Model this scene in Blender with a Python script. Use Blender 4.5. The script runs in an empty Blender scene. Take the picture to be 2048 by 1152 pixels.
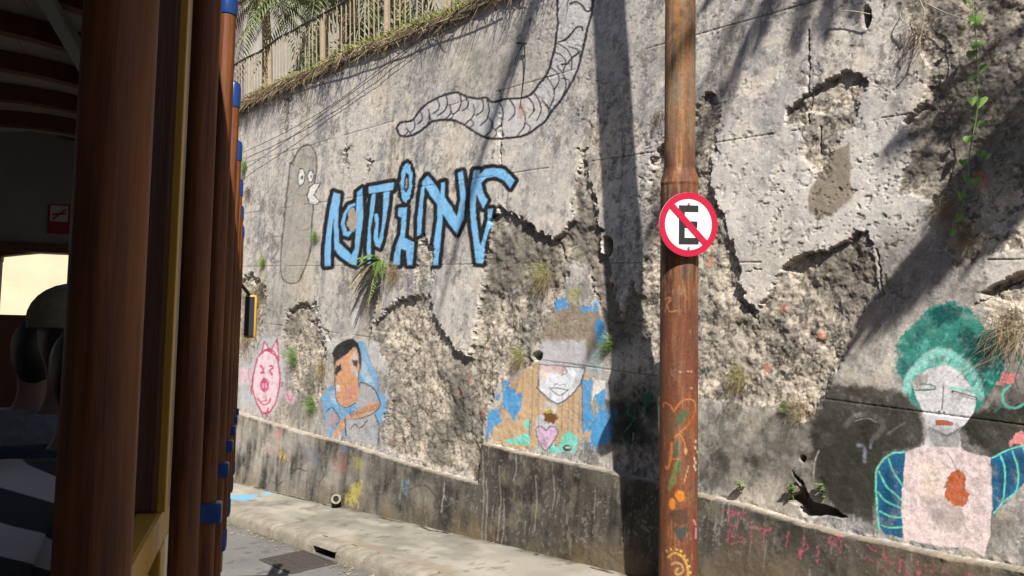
import bpy, bmesh, math, random
import numpy as np
from mathutils import Vector, Matrix
random.seed(7)
SC = bpy.context.scene
COLL = SC.collection

# ------------------------------------------------------------------ camera, sky, sun, exposure
EYE = 2.4                                   # eye above the pavement beside the pole
F = 1700.0                                  # focal length in photo pixels (2048 wide)
PITCH = math.atan(36 / F)
cam_d = bpy.data.cameras.new('camera'); cam = bpy.data.objects.new('camera', cam_d); COLL.objects.link(cam)
cam_d.sensor_width = 36.0; cam_d.lens = 36.0 * F / 2048; cam_d.clip_start = 0.03; cam_d.clip_end = 2000
cam.location = (0, 0, EYE); cam.rotation_euler = (math.pi / 2 - PITCH, 0, 0)
SC.camera = cam

SUN_EL = math.radians(50); SUN_AZ = np.array([0.165, -0.986])
TOSUN = np.array([SUN_AZ[0] * math.cos(SUN_EL), SUN_AZ[1] * math.cos(SUN_EL), math.sin(SUN_EL)])
TOSUN /= np.linalg.norm(TOSUN)
world = bpy.data.worlds.new('World'); SC.world = world; world.use_nodes = True
wn = world.node_tree; wn.nodes.clear()
sky = wn.nodes.new('ShaderNodeTexSky'); sky.sky_type = 'NISHITA'; sky.sun_disc = False
sky.sun_elevation = SUN_EL; sky.sun_rotation = math.atan2(SUN_AZ[0], SUN_AZ[1])
bg = wn.nodes.new('ShaderNodeBackground'); bg.inputs[1].default_value = 0.06
wo = wn.nodes.new('ShaderNodeOutputWorld')
wn.links.new(sky.outputs[0], bg.inputs[0]); wn.links.new(bg.outputs[0], wo.inputs[0])
sun_d = bpy.data.lights.new('sun', 'SUN'); sun_d.energy = 5.0; sun_d.angle = math.radians(0.5); sun_d.color = (1.0, 0.95, 0.87)
sun = bpy.data.objects.new('sun', sun_d); COLL.objects.link(sun)
sun.rotation_euler = Vector(TOSUN).to_track_quat('Z', 'Y').to_euler()
SC.view_settings.view_transform = 'Standard'; SC.view_settings.look = 'None'
SC.view_settings.gamma = 1.0; SC.view_settings.exposure = 0.95; SC.view_settings.use_curve_mapping = False

# ------------------------------------------------------------------ helpers
def lin(c):
    c = np.asarray(c, float) / 255.0
    return np.where(c <= 0.04045, c / 12.92, ((c + 0.055) / 1.055) ** 2.4)
KLIT = 1.25
def C(r, g, b):                              # photo colour of a sunlit wall surface -> base colour
    return lin((r, g, b)) / KLIT
def tag(o, label=None, cat=None, group=None, kind=None):
    if label: o['label'] = label
    if cat: o['category'] = cat
    if group: o['group'] = group
    if kind: o['kind'] = kind
    return o
def empty(name, loc=(0, 0, 0), label=None, cat=None, group=None):
    o = bpy.data.objects.new(name, None); COLL.objects.link(o); o.location = loc
    o.empty_display_size = 0.1
    return tag(o, label, cat, group)
class MB:
    def __init__(s): s.v = []; s.f = []
    def add(s, vs, fs):
        n = len(s.v); s.v += [tuple(map(float, q)) for q in vs]; s.f += [tuple(i + n for i in q) for q in fs]; return s
    def box(s, c, size, R=None):
        c = np.array(c, float); h = np.array(size, float) / 2
        vs = [np.array([x, y, z]) * h for x in (-1, 1) for y in (-1, 1) for z in (-1, 1)]
        if R is not None: vs = [R @ q for q in vs]
        return s.add([c + q for q in vs], [(0, 1, 3, 2), (4, 6, 7, 5), (0, 4, 5, 1), (2, 3, 7, 6), (0, 2, 6, 4), (1, 5, 7, 3)])
    def tube(s, pts, rad, n=8, cap=True):
        pts = [np.array(q, float) for q in pts]; m = len(pts)
        if np.isscalar(rad): rad = [rad] * m
        t = [pts[min(i + 1, m - 1)] - pts[max(i - 1, 0)] for i in range(m)]
        t = [q / (np.linalg.norm(q) + 1e-12) for q in t]
        ref = np.array([0, 0, 1.0]) if abs(t[0][2]) < 0.9 else np.array([1.0, 0, 0])
        u = np.cross(t[0], ref); u /= np.linalg.norm(u); vs = []
        for i in range(m):
            u = u - t[i] * (u @ t[i]); u /= np.linalg.norm(u); w = np.cross(t[i], u)
            for k in range(n):
                a = 2 * math.pi * k / n; vs.append(pts[i] + rad[i] * (math.cos(a) * u + math.sin(a) * w))
        fs = [(i * n + k, i * n + (k + 1) % n, (i + 1) * n + (k + 1) % n, (i + 1) * n + k) for i in range(m - 1) for k in range(n)]
        if cap: fs += [tuple(range(n - 1, -1, -1)), tuple((m - 1) * n + k for k in range(n))]
        return s.add(vs, fs)
    def prism(s, poly, axis_fn, lo, hi):
        n = len(poly)
        vs = [axis_fn(x, y, lo) for x, y in poly] + [axis_fn(x, y, hi) for x, y in poly]
        fs = [tuple(range(n - 1, -1, -1)), tuple(range(n, 2 * n))] + [(i, (i + 1) % n, n + (i + 1) % n, n + i) for i in range(n)]
        return s.add(vs, fs)
    def mesh(s, name, mat, smooth=False, bevel=0):
        me = bpy.data.meshes.new(name); me.from_pydata(s.v, [], s.f)
        bm = bmesh.new(); bm.from_mesh(me); bmesh.ops.recalc_face_normals(bm, faces=bm.faces)
        if bevel: bmesh.ops.bevel(bm, geom=[e for e in bm.edges if len(e.link_faces) == 2 and e.calc_face_angle(0) > 0.6], offset=bevel, segments=2, affect='EDGES', profile=0.6)
        bm.to_mesh(me); bm.free()
        if smooth:
            me.shade_smooth()
            try: me.set_sharp_from_angle(angle=math.radians(40))
            except Exception: pass
        me.materials.append(mat); return me
    def build(s, name, mat, parent=None, smooth=False, bevel=0):
        return put(name, s.mesh(name, mat, smooth, bevel), parent)
def put(name, me, parent=None, mw=None):
    o = bpy.data.objects.new(name, me); COLL.objects.link(o)
    if parent is not None: o.parent = parent
    if mw is not None: o.matrix_basis = mw
    return o
def copy_tree(o, parent=None):
    c = o.copy(); COLL.objects.link(c); c.parent = parent
    for ch in list(o.children): copy_tree(ch, c)
    return c

# materials
def mat(name, col, rough=0.8, var=0.25, scale=30.0, bump=0.15, bscale=None, metal=0.0, spec=0.4, col2=None, stretch=(1, 1, 1), coat=0.0):
    m = bpy.data.materials.new(name); m.use_nodes = True; nt = m.node_tree; b = nt.nodes['Principled BSDF']
    b.inputs['Roughness'].default_value = rough; b.inputs['Metallic'].default_value = metal
    b.inputs['Specular IOR Level'].default_value = spec; b.inputs['Coat Weight'].default_value = coat
    tc = nt.nodes.new('ShaderNodeTexCoord'); mp = nt.nodes.new('ShaderNodeMapping'); mp.inputs['Scale'].default_value = stretch
    nt.links.new(tc.outputs['Object'], mp.inputs[0])
    n = nt.nodes.new('ShaderNodeTexNoise'); n.inputs['Scale'].default_value = scale; n.inputs['Detail'].default_value = 6; n.inputs['Roughness'].default_value = 0.65
    nt.links.new(mp.outputs[0], n.inputs['Vector'])
    r = nt.nodes.new('ShaderNodeValToRGB'); e = r.color_ramp.elements
    c1 = np.array(col); c2 = np.array(col2) if col2 is not None else c1 * (1 + var)
    lo = c1 * (1 - var) if col2 is None else c1
    e[0].position = 0.3; e[1].position = 0.72; e[0].color = (*lo, 1); e[1].color = (*c2, 1)
    nt.links.new(n.outputs['Fac'], r.inputs[0]); nt.links.new(r.outputs[0], b.inputs['Base Color'])
    if bump:
        n2 = nt.nodes.new('ShaderNodeTexNoise'); n2.inputs['Scale'].default_value = bscale or scale * 3; n2.inputs['Detail'].default_value = 5
        nt.links.new(mp.outputs[0], n2.inputs['Vector'])
        bp = nt.nodes.new('ShaderNodeBump'); bp.inputs['Strength'].default_value = bump; bp.inputs['Distance'].default_value = 0.01
        nt.links.new(n2.outputs['Fac'], bp.inputs['Height']); nt.links.new(bp.outputs[0], b.inputs['Normal'])
    return m
def attr_mat(name, rough=0.92, grain=0.3, gscale=90.0, bump=0.35, bscale=160.0, spec=0.04):
    m = bpy.data.materials.new(name); m.use_nodes = True; nt = m.node_tree; b = nt.nodes['Principled BSDF']
    b.inputs['Roughness'].default_value = rough; b.inputs['Specular IOR Level'].default_value = spec
    a = nt.nodes.new('ShaderNodeAttribute'); a.attribute_name = 'pigment'
    tc = nt.nodes.new('ShaderNodeTexCoord')
    n = nt.nodes.new('ShaderNodeTexNoise'); n.inputs['Scale'].default_value = gscale; n.inputs['Detail'].default_value = 4; n.inputs['Roughness'].default_value = 0.7
    nt.links.new(tc.outputs['Object'], n.inputs['Vector'])
    mr = nt.nodes.new('ShaderNodeMapRange'); mr.inputs[1].default_value = 0.25; mr.inputs[2].default_value = 0.75
    mr.inputs[3].default_value = 1 - grain; mr.inputs[4].default_value = 1 + grain
    nt.links.new(n.outputs['Fac'], mr.inputs[0])
    mx = nt.nodes.new('ShaderNodeVectorMath'); mx.operation = 'SCALE'
    nt.links.new(a.outputs['Color'], mx.inputs[0]); nt.links.new(mr.outputs[0], mx.inputs['Scale'])
    nt.links.new(mx.outputs[0], b.inputs['Base Color'])
    n2 = nt.nodes.new('ShaderNodeTexNoise'); n2.inputs['Scale'].default_value = bscale; n2.inputs['Detail'].default_value = 4
    nt.links.new(tc.outputs['Object'], n2.inputs['Vector'])
    bp = nt.nodes.new('ShaderNodeBump'); bp.inputs['Strength'].default_value = bump; bp.inputs['Distance'].default_value = 0.006
    nt.links.new(n2.outputs['Fac'], bp.inputs['Height']); nt.links.new(bp.outputs[0], b.inputs['Normal'])
    return m

# numpy noise (value noise, fractal sums, cells)
RNG = np.random.default_rng(11)
TAB = RNG.random((256, 256)); TAB2 = RNG.random((256, 256, 3))
def vnoise(x, y):
    xi = np.floor(x).astype(int); yi = np.floor(y).astype(int); fx = x - xi; fy = y - yi
    fx = fx * fx * (3 - 2 * fx); fy = fy * fy * (3 - 2 * fy)
    a = TAB[xi & 255, yi & 255]; b = TAB[(xi + 1) & 255, yi & 255]; c = TAB[xi & 255, (yi + 1) & 255]; d = TAB[(xi + 1) & 255, (yi + 1) & 255]
    return (a + (b - a) * fx) * (1 - fy) + (c + (d - c) * fx) * fy
def fbm(x, y, o=4, g=0.5, rot=False):
    t = 0; a = 1; w = 0
    for k in range(o):
        t = t + a * vnoise(x + 17.3 * k, y + 9.1 * k); w += a; a *= g
        x, y = (1.6 * x + 1.2 * y, 1.6 * y - 1.2 * x) if rot else (2 * x, 2 * y)
    return t / w - 0.5
def worley(x, y, jit=0.9):
    xi = np.floor(x).astype(int); yi = np.floor(y).astype(int)
    f1 = np.full(x.shape, 9.0); f2 = np.full(x.shape, 9.0); idr = np.zeros(x.shape)
    for i in (-1, 0, 1):
        for j in (-1, 0, 1):
            q = TAB2[(xi + i) & 255, (yi + j) & 255]
            d = np.hypot(xi + i + 0.5 + jit * (q[..., 0] - 0.5) - x, yi + j + 0.5 + jit * (q[..., 1] - 0.5) - y)
            cl = d < f1
            f2 = np.where(cl, f1, np.minimum(f2, d)); idr = np.where(cl, q[..., 2], idr); f1 = np.where(cl, d, f1)
    return f1, f2, idr
def sstep(a, b, x):
    t = np.clip((x - a) / (b - a), 0, 1); return t * t * (3 - 2 * t)

# ------------------------------------------------------------------ the street in numbers
TH = math.atan(1282 / F)
DW = np.array([-math.sin(TH), math.cos(TH), 0.0])     # along the wall, downhill
MW = np.array([math.cos(TH), math.sin(TH), 0.0])      # into the wall
DIST, BATTER, Z0 = 4.92, 0.10, -2.4
UP = np.array([0, 0, 1.0])
def ray(x, y):
    return np.array([0, math.cos(PITCH), -math.sin(PITCH)]) + (x - 1024) / F * np.array([1.0, 0, 0]) + (576 - y) / F * np.array([0, math.sin(PITCH), math.cos(PITCH)])
def wall_rel(x, y, h=0.0):                             # point h metres in front of the wall face, relative to the eye
    r = ray(x, y); n = MW - BATTER * UP
    return r * ((DIST - h - BATTER * Z0) / (r @ n))
def wp(x, y, h=0.0):
    return wall_rel(x, y, h) + UP * EYE
def wsz(x, y):
    P = wall_rel(x, y); return P @ DW, P[2]
def wpos(s, z, h=0.0):                                 # z relative to the eye
    return DW * s + MW * (DIST + BATTER * (z - Z0) - h) + UP * (z + EYE)
GSL, GC = -0.1154, -1.885                              # pavement level: z = GC + GSL*s (relative to the eye)
def ground(s, w, dz=0.0):                              # w metres out from the wall foot
    return DW * s + MW * (DIST - w) + UP * (GC + GSL * s + dz + EYE)
def proj(P):                                           # world points -> photo pixels
    Q = P - UP * EYE
    dep = Q[..., 1] * math.cos(PITCH) - Q[..., 2] * math.sin(PITCH)
    upv = Q[..., 1] * math.sin(PITCH) + Q[..., 2] * math.cos(PITCH)
    ok = dep > 0.3; dep = np.where(ok, dep, 1.0)
    return np.where(ok, 1024 + F * Q[..., 0] / dep, -9999.0), np.where(ok, 576 - F * upv / dep, -9999.0)
def poly_sd(P, x, y):                                  # signed distance, negative inside
    P = np.asarray(P, float); d = np.full(x.shape, 1e12); ins = np.zeros(x.shape, bool)
    for i in range(len(P)):
        a = P[i]; b = P[(i + 1) % len(P)]; e = b - a; L = e @ e + 1e-9
        t = np.clip(((x - a[0]) * e[0] + (y - a[1]) * e[1]) / L, 0, 1)
        d = np.minimum(d, (x - a[0] - t * e[0]) ** 2 + (y - a[1] - t * e[1]) ** 2)
        if a[1] != b[1]:
            c = (a[1] > y) != (b[1] > y); ins ^= c & (x < (b[0] - a[0]) * (y - a[1]) / (b[1] - a[1]) + a[0])
    d = np.sqrt(d); return np.where(ins, -d, d)
def line_d(P, x, y):
    P = np.asarray(P, float); d = np.full(x.shape, 1e12)
    for i in range(len(P) - 1):
        a = P[i]; e = P[i + 1] - a; L = e @ e + 1e-9
        t = np.clip(((x - a[0]) * e[0] + (y - a[1]) * e[1]) / L, 0, 1)
        d = np.minimum(d, (x - a[0] - t * e[0]) ** 2 + (y - a[1] - t * e[1]) ** 2)
    return np.sqrt(d)
def smooth_path(P, n=8):                               # Catmull-Rom
    P = [np.array(q, float) for q in P]; P = [2 * P[0] - P[1]] + P + [2 * P[-1] - P[-2]]; out = []
    for i in range(1, len(P) - 2):
        for k in range(n):
            t = k / n; a, b, c, d = P[i - 1], P[i], P[i + 1], P[i + 2]
            out.append(0.5 * (2 * b + (c - a) * t + (2 * a - 5 * b + 4 * c - d) * t * t + (3 * b - a - 3 * c + d) * t ** 3))
    out.append(P[-2]); return out

class Paint:
    """pigment on a dense surface: X, Y = where each vertex shows in the photograph"""
    def __init__(s, X, Y, col, part):
        s.X, s.Y, s.col, s.part = X, Y, col, part
        s.wx = np.zeros(X.shape); s.wy = np.zeros(X.shape); s.chip = np.zeros(X.shape)
        s.block = np.zeros(X.shape, bool)              # where nothing sticks (bare rubble)
    def sel(s, P, m):
        P = np.asarray(P, float)
        return np.nonzero((s.X > P[:, 0].min() - m) & (s.X < P[:, 0].max() + m) & (s.Y > P[:, 1].min() - m) & (s.Y < P[:, 1].max() + m) & ~s.block)
    def lay(s, I, a, c, part=None, chip=0.0):
        if chip: a = a * (s.chip[I] > chip - 0.5)
        a = np.clip(a, 0, 1)[:, None]; s.col[I] = s.col[I] * (1 - a) + np.asarray(c) * a
        if part is not None:
            J = a[:, 0] > 0.5; s.part[I[0][J], I[1][J]] = part
    def fill(s, P, c, part=None, al=1.0, soft=1.0, rough=0.4, chip=0.0, grow=0.0):
        I = s.sel(P, 12 + soft + abs(grow)); sd = poly_sd(P, s.X[I] + rough * s.wx[I], s.Y[I] + rough * s.wy[I]) - grow
        s.lay(I, al * (1 - sstep(-soft, soft, sd)), c, part, chip)
    def line(s, P, w, c, part=None, al=1.0, soft=0.9, rough=0.25, chip=0.0, closed=False, curve=True):
        P = list(P) + ([P[0]] if closed else [])
        if curve and len(P) > 2: P = smooth_path(P, 5)
        I = s.sel(P, 10 + w + soft); d = line_d(P, s.X[I] + rough * s.wx[I], s.Y[I] + rough * s.wy[I]) - w / 2
        s.lay(I, al * (1 - sstep(-soft, soft, d)), c, part, chip)
    def ell(s, cx, cy, rx, ry, c, part=None, ang=0.0, **k):
        ca, sa = math.cos(ang), math.sin(ang)
        s.fill([(cx + rx * math.cos(t) * ca - ry * math.sin(t) * sa, cy + rx * math.cos(t) * sa + ry * math.sin(t) * ca) for t in np.linspace(0, 2 * math.pi, 28, endpoint=False)], c, part, **k)
def crop(ox, oy, k):
    return lambda *q: [(ox + q[i] * k, oy + q[i + 1] * k) for i in range(0, len(q), 2)]
def grid_part(name, pos, col, facemask, mat_, parent, smooth):
    nc, nr = pos.shape[:2]; idx = np.arange(nc * nr).reshape(nc, nr)
    q = np.stack([idx[:-1, :-1], idx[1:, :-1], idx[1:, 1:], idx[:-1, 1:]], -1)[facemask]
    if not len(q): return None
    used, inv = np.unique(q.ravel(), return_inverse=True)
    me = bpy.data.meshes.new(name); n = len(q)
    me.vertices.add(len(used)); me.vertices.foreach_set('co', pos.reshape(-1, 3)[used].astype(np.float32).ravel())
    me.loops.add(n * 4); me.loops.foreach_set('vertex_index', inv.astype(np.int32))
    me.polygons.add(n); me.polygons.foreach_set('loop_start', np.arange(n, dtype=np.int32) * 4)
    a = me.attributes.new('pigment', 'FLOAT_COLOR', 'POINT')
    c4 = np.ones((len(used), 4), np.float32); c4[:, :3] = col.reshape(-1, 3)[used]; a.data.foreach_set('color', c4.ravel())
    me.update(calc_edges=True); me.validate()
    me.polygons.foreach_set('use_smooth', np.full(len(me.polygons), smooth))
    me.materials.append(mat_)
    return put(name, me, parent)
# ------------------------------------------------------------------ retaining wall: one dense relief, split into its parts
xs_px = np.arange(395, 2125, 1.75)
s_vis = np.array([wsz(x, 540)[0] for x in xs_px])
s_cols = np.concatenate([s_vis[0] + np.linspace(9, 0.05, 50), s_vis, s_vis[-1] - np.linspace(0.03, 7.0, 70)])
TOP_PX = [(485, 212), (530, 184), (580, 164), (640, 140), (700, 109), (780, 78), (870, 44), (950, 12)]
tp = np.array([wsz(*q) for q in TOP_PX])[::-1]
def ztop(s):
    return np.interp(s, tp[:, 0], tp[:, 1], left=3.0, right=3.02) + 0.035 * fbm(s * 2.1, s * 0 + 3.3, 3) * 2
def zbase(s): return GC + GSL * s
pl = np.array([wsz(*q) for q in [(460, 818), (540, 843), (620, 866), (700, 886), (780, 912), (860, 937), (971, 966)]])[::-1]
pr = np.array([wsz(*q) for q in [(974, 884), (1050, 904), (1150, 924), (1230, 940), (1330, 966), (1400, 985), (1500, 1010), (1600, 1040), (1700, 1066), (1800, 1085), (1900, 1108), (2048, 1133)]])[::-1]
S_STEP = 0.5 * (pl[0, 0] + pr[-1, 0])
def zplinth(s):
    return np.where(s > S_STEP, np.interp(s, pl[:, 0], pl[:, 1]), np.interp(s, pr[:, 0], pr[:, 1])) + 0.012 * fbm(s * 9, s * 0 + 1.7, 3)
zt = ztop(s_cols); zb = zbase(s_cols) - 0.12
def z_at_py(s, py):                                    # height on the face that shows at photo row py
    base = wpos(s, 0.0); out = 0.0
    for _ in range(6):
        P = wpos(s, out); dep = max(P[1], 0.5); out = (540 - py) / F * dep
    return out
vis = (np.arange(len(s_cols)) >= 50) & (np.arange(len(s_cols)) < 50 + len(s_vis))
hi = np.where(vis, [min(z_at_py(s, -14), t - 0.03) for s, t in zip(s_cols, zt)], zt - 0.3)
lo = np.where(vis, [max(z_at_py(s, 1168), b + 0.03) for s, b in zip(s_cols, zb)], zb + 0.3)
NV = 700
rr = np.concatenate([np.linspace(0, 0.999, 8), 1 + np.linspace(0, 1, NV), np.linspace(2.05, 3, 18)])
Zg = np.empty((len(s_cols), len(rr)))
for j, r in enumerate(rr):
    Zg[:, j] = zb + (lo - zb) * r if r < 1 else lo + (hi - lo) * (r - 1) if r <= 2 else hi + (zt - hi) * (r - 2)
Sg = np.repeat(s_cols[:, None], len(rr), 1)
P0 = DW * Sg[..., None] + MW * (DIST + BATTER * (Zg - Z0))[..., None] + UP * (Zg + EYE)[..., None]
X, Y = proj(P0)
# noise fields in wall metres
rt = lambda a, k, o=0.0: (a * (0.83 * Sg + 0.56 * Zg) + o, a * (0.83 * Zg - 0.56 * Sg) + o * 1.7)
n_big = fbm(*rt(0.7, 0), 4, .5, True); n_mid = fbm(*rt(3, 0, 40), 5, .5, True); n_fine = fbm(*rt(15, 0, 7), 4, .6, True)
n_grit = fbm(*rt(58, 0, 3), 2, .6, True); n_streak = fbm(Sg * 7, Zg * 0.55 + 11, 5, 0.6); n_streak2 = fbm(Sg * 19 + 3, Zg * 1.3, 4, 0.6)
n_w = fbm(*rt(8, 0, 71), 4, .55, True)
w1, w1b, wid = worley(Sg * 13 + 1.6 * n_w + 0.5 * n_grit, Zg * 13 + 2.2 * n_fine); w2, w2b, wid2 = worley(Sg * 31 + 1.8 * n_fine, Zg * 31 + 2.4 * n_w)
w3, w3b, wid3 = worley(Sg * 7 + 0.5 * n_mid, Zg * 7 + 0.5 * n_fine)

# --- where the plaster has come away (outlines in photo pixels)
RUB = [
 [(850, 466), (868, 500), (866, 560), (856, 588), (870, 632), (905, 690), (935, 714), (944, 690), (950, 640), (964, 580), (970, 530), (985, 440), (1000, 410), (1022, 427), (1045, 442), (1075, 462), (1105, 475), (1125, 464), (1142, 440), (1148, 390), (1150, 350), (1163, 320), (1155, 298), (1180, 292), (1174, 318), (1176, 345), (1184, 380), (1190, 420), (1194, 448), (1204, 462), (1203, 500), (1218, 522), (1226, 570), (1240, 640), (1252, 600), (1262, 560), (1274, 588), (1283, 540), (1290, 500), (1284, 470), (1290, 420), (1300, 330), (1315, 300), (1330, 290), (1330, 730), (1290, 722), (1240, 712), (1214, 700), (1208, 655), (1196, 612), (1184, 575), (1172, 536), (1142, 526), (1128, 560), (1112, 600), (1098, 645), (1078, 700), (1064, 735), (1030, 742), (1000, 765), (984, 800), (974, 850), (968, 885), (974, 940), (968, 962), (860, 930), (780, 905), (764, 880), (776, 800), (772, 730), (745, 690), (738, 662), (752, 636), (790, 604), (826, 590), (832, 540), (836, 490)],
 [(1385, 225), (1402, 192), (1420, 182), (1436, 188), (1446, 206), (1440, 250), (1433, 300), (1424, 345), (1428, 392), (1452, 425), (1462, 475), (1474, 520), (1478, 562), (1494, 598), (1512, 614), (1535, 592), (1545, 565), (1560, 536), (1590, 516), (1640, 500), (1690, 476), (1716, 458), (1740, 460), (1754, 488), (1757, 525), (1766, 585), (1742, 600), (1728, 640), (1700, 692), (1672, 742), (1648, 785), (1634, 815), (1618, 842), (1585, 852), (1545, 818), (1480, 812), (1440, 806), (1385, 806), (1325, 735), (1325, 300)],
 [(1578, 214), (1606, 190), (1650, 160), (1688, 138), (1706, 140), (1733, 164), (1716, 200), (1716, 235), (1709, 258), (1684, 272), (1668, 310), (1644, 338), (1622, 344), (1606, 318), (1600, 286), (1600, 252), (1570, 248)],
 [(1786, -60), (1830, 80), (1850, 130), (1856, 170), (1846, 205), (1820, 226), (1811, 248), (1816, 300), (1802, 350), (1792, 388), (1850, 400), (1885, 440), (1878, 500), (1915, 545), (1975, 520), (2048, 490), (2400, 480), (2400, -300), (1700, -300)],
 [(566, 650), (574, 622), (598, 606), (628, 604), (642, 640), (650, 676), (656, 702), (648, 745), (640, 792), (622, 828), (600, 805), (578, 745), (562, 690)],
 [(470, 560), (500, 548), (528, 566), (534, 610), (528, 660), (506, 700), (470, 720)],
 [(1960, 585), (2048, 540), (2200, 530), (2200, 690), (2048, 690), (1990, 665)],
 [(686, 300), (700, 292), (694, 330), (682, 348)], [(735, 318), (748, 322), (738, 356), (728, 362)], [(566, 195), (584, 190), (582, 250), (572, 286), (562, 250)],
]
sd = np.full(X.shape, 1e6)
for P in RUB:
    P = np.array(P, float)
    I = np.nonzero((X > P[:, 0].min() - 60) & (X < P[:, 0].max() + 60) & (Y > P[:, 1].min() - 60) & (Y < P[:, 1].max() + 60))
    sd[I] = np.minimum(sd[I], poly_sd(P, X[I], Y[I]))
sd0 = np.clip(sd, -400, 400); gz = np.gradient(sd0, axis=1) / np.clip(np.gradient(-Y, axis=1), .2, None)   # +1 under an upper edge, -1 over a lower one
sd = sd + 20 * n_fine + 16 * n_mid + 6 * n_grit
zp = zplinth(s_cols)[:, None]
plinth = Zg < zp
sd = np.where(plinth, 50.0, sd)
rub = sd < 0
rub_a = 0.0
# --- relief (metres, outwards)
hgt = 0.02 * n_big + 0.012 * n_mid + 0.006 * n_fine + 0.002 * n_grit
pit_zone = sstep(-0.08, 0.12, fbm(Sg * 1.1 + 31, Zg * 1.1 + 7, 3)) * (X > 560)
pit_zone = pit_zone * np.where((X > 1640) & (Y > 600), .15, 1) * np.where(X < 1150, .6, 1)
zone = sstep(-.12, .14, fbm(*rt(1.5, 0, 12), 3, .5, True)); pit_zone *= np.where(X > 1450, .25 + .75 * zone, 1)
pit_zone = np.maximum(pit_zone, 0.9 * (np.exp(-((X - 1480) / 60) ** 2 - ((Y - 320) / 120) ** 2) + np.exp(-((X - 1255) / 55) ** 2 - ((Y - 400) / 130) ** 2)))
pit = (sstep(0.36, 0.22, w1) * (wid > 0.66) + 0.7 * sstep(0.3, 0.2, w2) * (wid2 > 0.78)) * pit_zone * (~plinth)
ring = sstep(0.10, 0.02, np.abs(w3 - 0.36)) * (wid3 > 0.55) * pit_zone * (~plinth) * sstep(-0.1, 0.1, n_fine)
hgt = hgt - 0.006 * pit - 0.004 * ring
# lifted plaster edges around the holes
edge = sstep(-0.25, 0.75, gz)
sw = 1.5 + 4 * (1 - edge); rub_a = 1 - sstep(-1, 1, (sd + sw * .6) / sw)
hgt = hgt + 0.007 * edge * np.exp(-np.clip(sd, 0, None) / 18) * (~rub) * (~plinth)
# rubble body
rr1 = 0.010 * (1 - w3 / 0.7) + 0.085 * n_mid + 0.015 * n_fine + 0.045 * np.abs(n_w) + 0.006 * n_grit
near = np.exp(np.clip(sd, None, 0) / 30)
rub_h = -0.036 - 0.016 * np.clip(-sd / 80, 0, 1) + near * (-0.022 * edge + 0.024 * (1 - edge)) + rr1 * (1 - .5 * near * (1 - edge))
hgt = hgt * (1 - rub_a) + rub_h * rub_a
# formwork joints
jn = np.zeros(X.shape)
for zj in (2.82, 1.90, 0.99, 0.06, -0.86):
    zz = zj + 0.012 * fbm(Sg * 1.5, Sg * 0 + zj, 2)
    jn = np.maximum(jn, sstep(0.0075, 0.002, np.abs(Zg - zz)) * (fbm(Sg * 1.7 + zj * 9, Zg * 0 + zj, 2) > -0.13))
jn *= (~rub) & (~plinth)
hgt -= 0.006 * jn
# vertical cracks, the big break at the ledge, plaster cracks
CR = [[(1110, 475), (1118, 500), (1126, 520)], [(1180, 530), (1186, 570), (1196, 600)], [(1618, 245), (1618, 60)], [(1640, 300), (1640, 250)], [(1755, 500), (1768, 590)], [(1590, 965), (1600, 990)], [(1492, 548), (1505, 538), (1518, 541)], [(1945, 612), (1985, 590), (2040, 555)], [(1000, 180), (1002, 330)], [(612, 640), (650, 660), (660, 680)], [(1470, 600), (1500, 625), (1516, 645)]]
for P in CR:
    P2 = np.array(P, float); I = np.nonzero((X > P2[:, 0].min() - 20) & (X < P2[:, 0].max() + 20) & (Y > P2[:, 1].min() - 20) & (Y < P2[:, 1].max() + 20))
    a = 1 - sstep(0.6, 2.2, line_d(P, X[I] + 14 * n_fine[I], Y[I] + 14 * n_grit[I])); hgt[I] -= 0.02 * a; jn[I] = np.maximum(jn[I], a * 0.8)
# plinth stands proud of the face, ledge on top
dzl = zp - Zg
hgt = hgt + (0.085 + 0.02 * n_mid) * sstep(0.0, 0.014, dzl) + 0.03 * sstep(0.04, 0.0, np.abs(dzl)) * n_fine
# holes: drain openings
HOLES = [((1732, 34), 9, 22), ((1214, 492), 11, 20), ((1075, 712), 9, 9), ((1606, 917), 6, 7)]
hole = np.zeros(X.shape)
for (cx, cy), rx, ry in HOLES:
    hole = np.maximum(hole, sstep(1.15, 0.75, np.sqrt(((X - cx) / rx) ** 2 + ((Y - cy) / ry) ** 2) + 0.5 * n_fine))
fis = poly_sd([(1586, 940), (1602, 962), (1614, 985), (1626, 1002), (1672, 1022), (1694, 1034), (1650, 1034), (1606, 1030), (1598, 1010), (1570, 1000), (1590, 985), (1600, 972)], X + 10 * n_fine, Y + 10 * n_w)
fis = np.where(plinth, 0, 1 - sstep(-2, 1.5, fis))
hgt = hgt - 0.22 * hole - 0.09 * fis

# --- pigment
warm = C(198, 190, 181); grey = C(160, 158, 158); light = C(208, 202, 196); tan = C(206, 188, 160); dark = C(82, 80, 76); mold = C(104, 101, 93)
def mixc(c, k, a): return c * (1 - a[..., None]) + np.asarray(k) * a[..., None]
col = np.broadcast_to(warm, X.shape + (3,)).copy()
col = mixc(col, grey, np.clip(0.42 + 2.6 * n_big + 1.6 * n_streak, 0, 1))
col = mixc(col, light, np.clip(2.4 * n_mid + 1.2 * n_streak2, 0, 0.65))
col = mixc(col, tan, np.clip(2.2 * fbm(Sg * 1.6 + 9, Zg * 0.8, 4) - 0.1, 0, 0.6))
col = mixc(col, mold, np.clip(3.4 * n_streak + 2.0 * n_mid - 0.38, 0, 0.8) * 0.8)
col = mixc(col, dark, sstep(0.12, 0.26, n_fine + 0.8 * n_streak2 + 0.25 * n_big) * 0.5)
fl = fbm(Sg * 46 + 2.5 * n_fine, Zg * 17 + 3, 3, .65)
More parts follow.
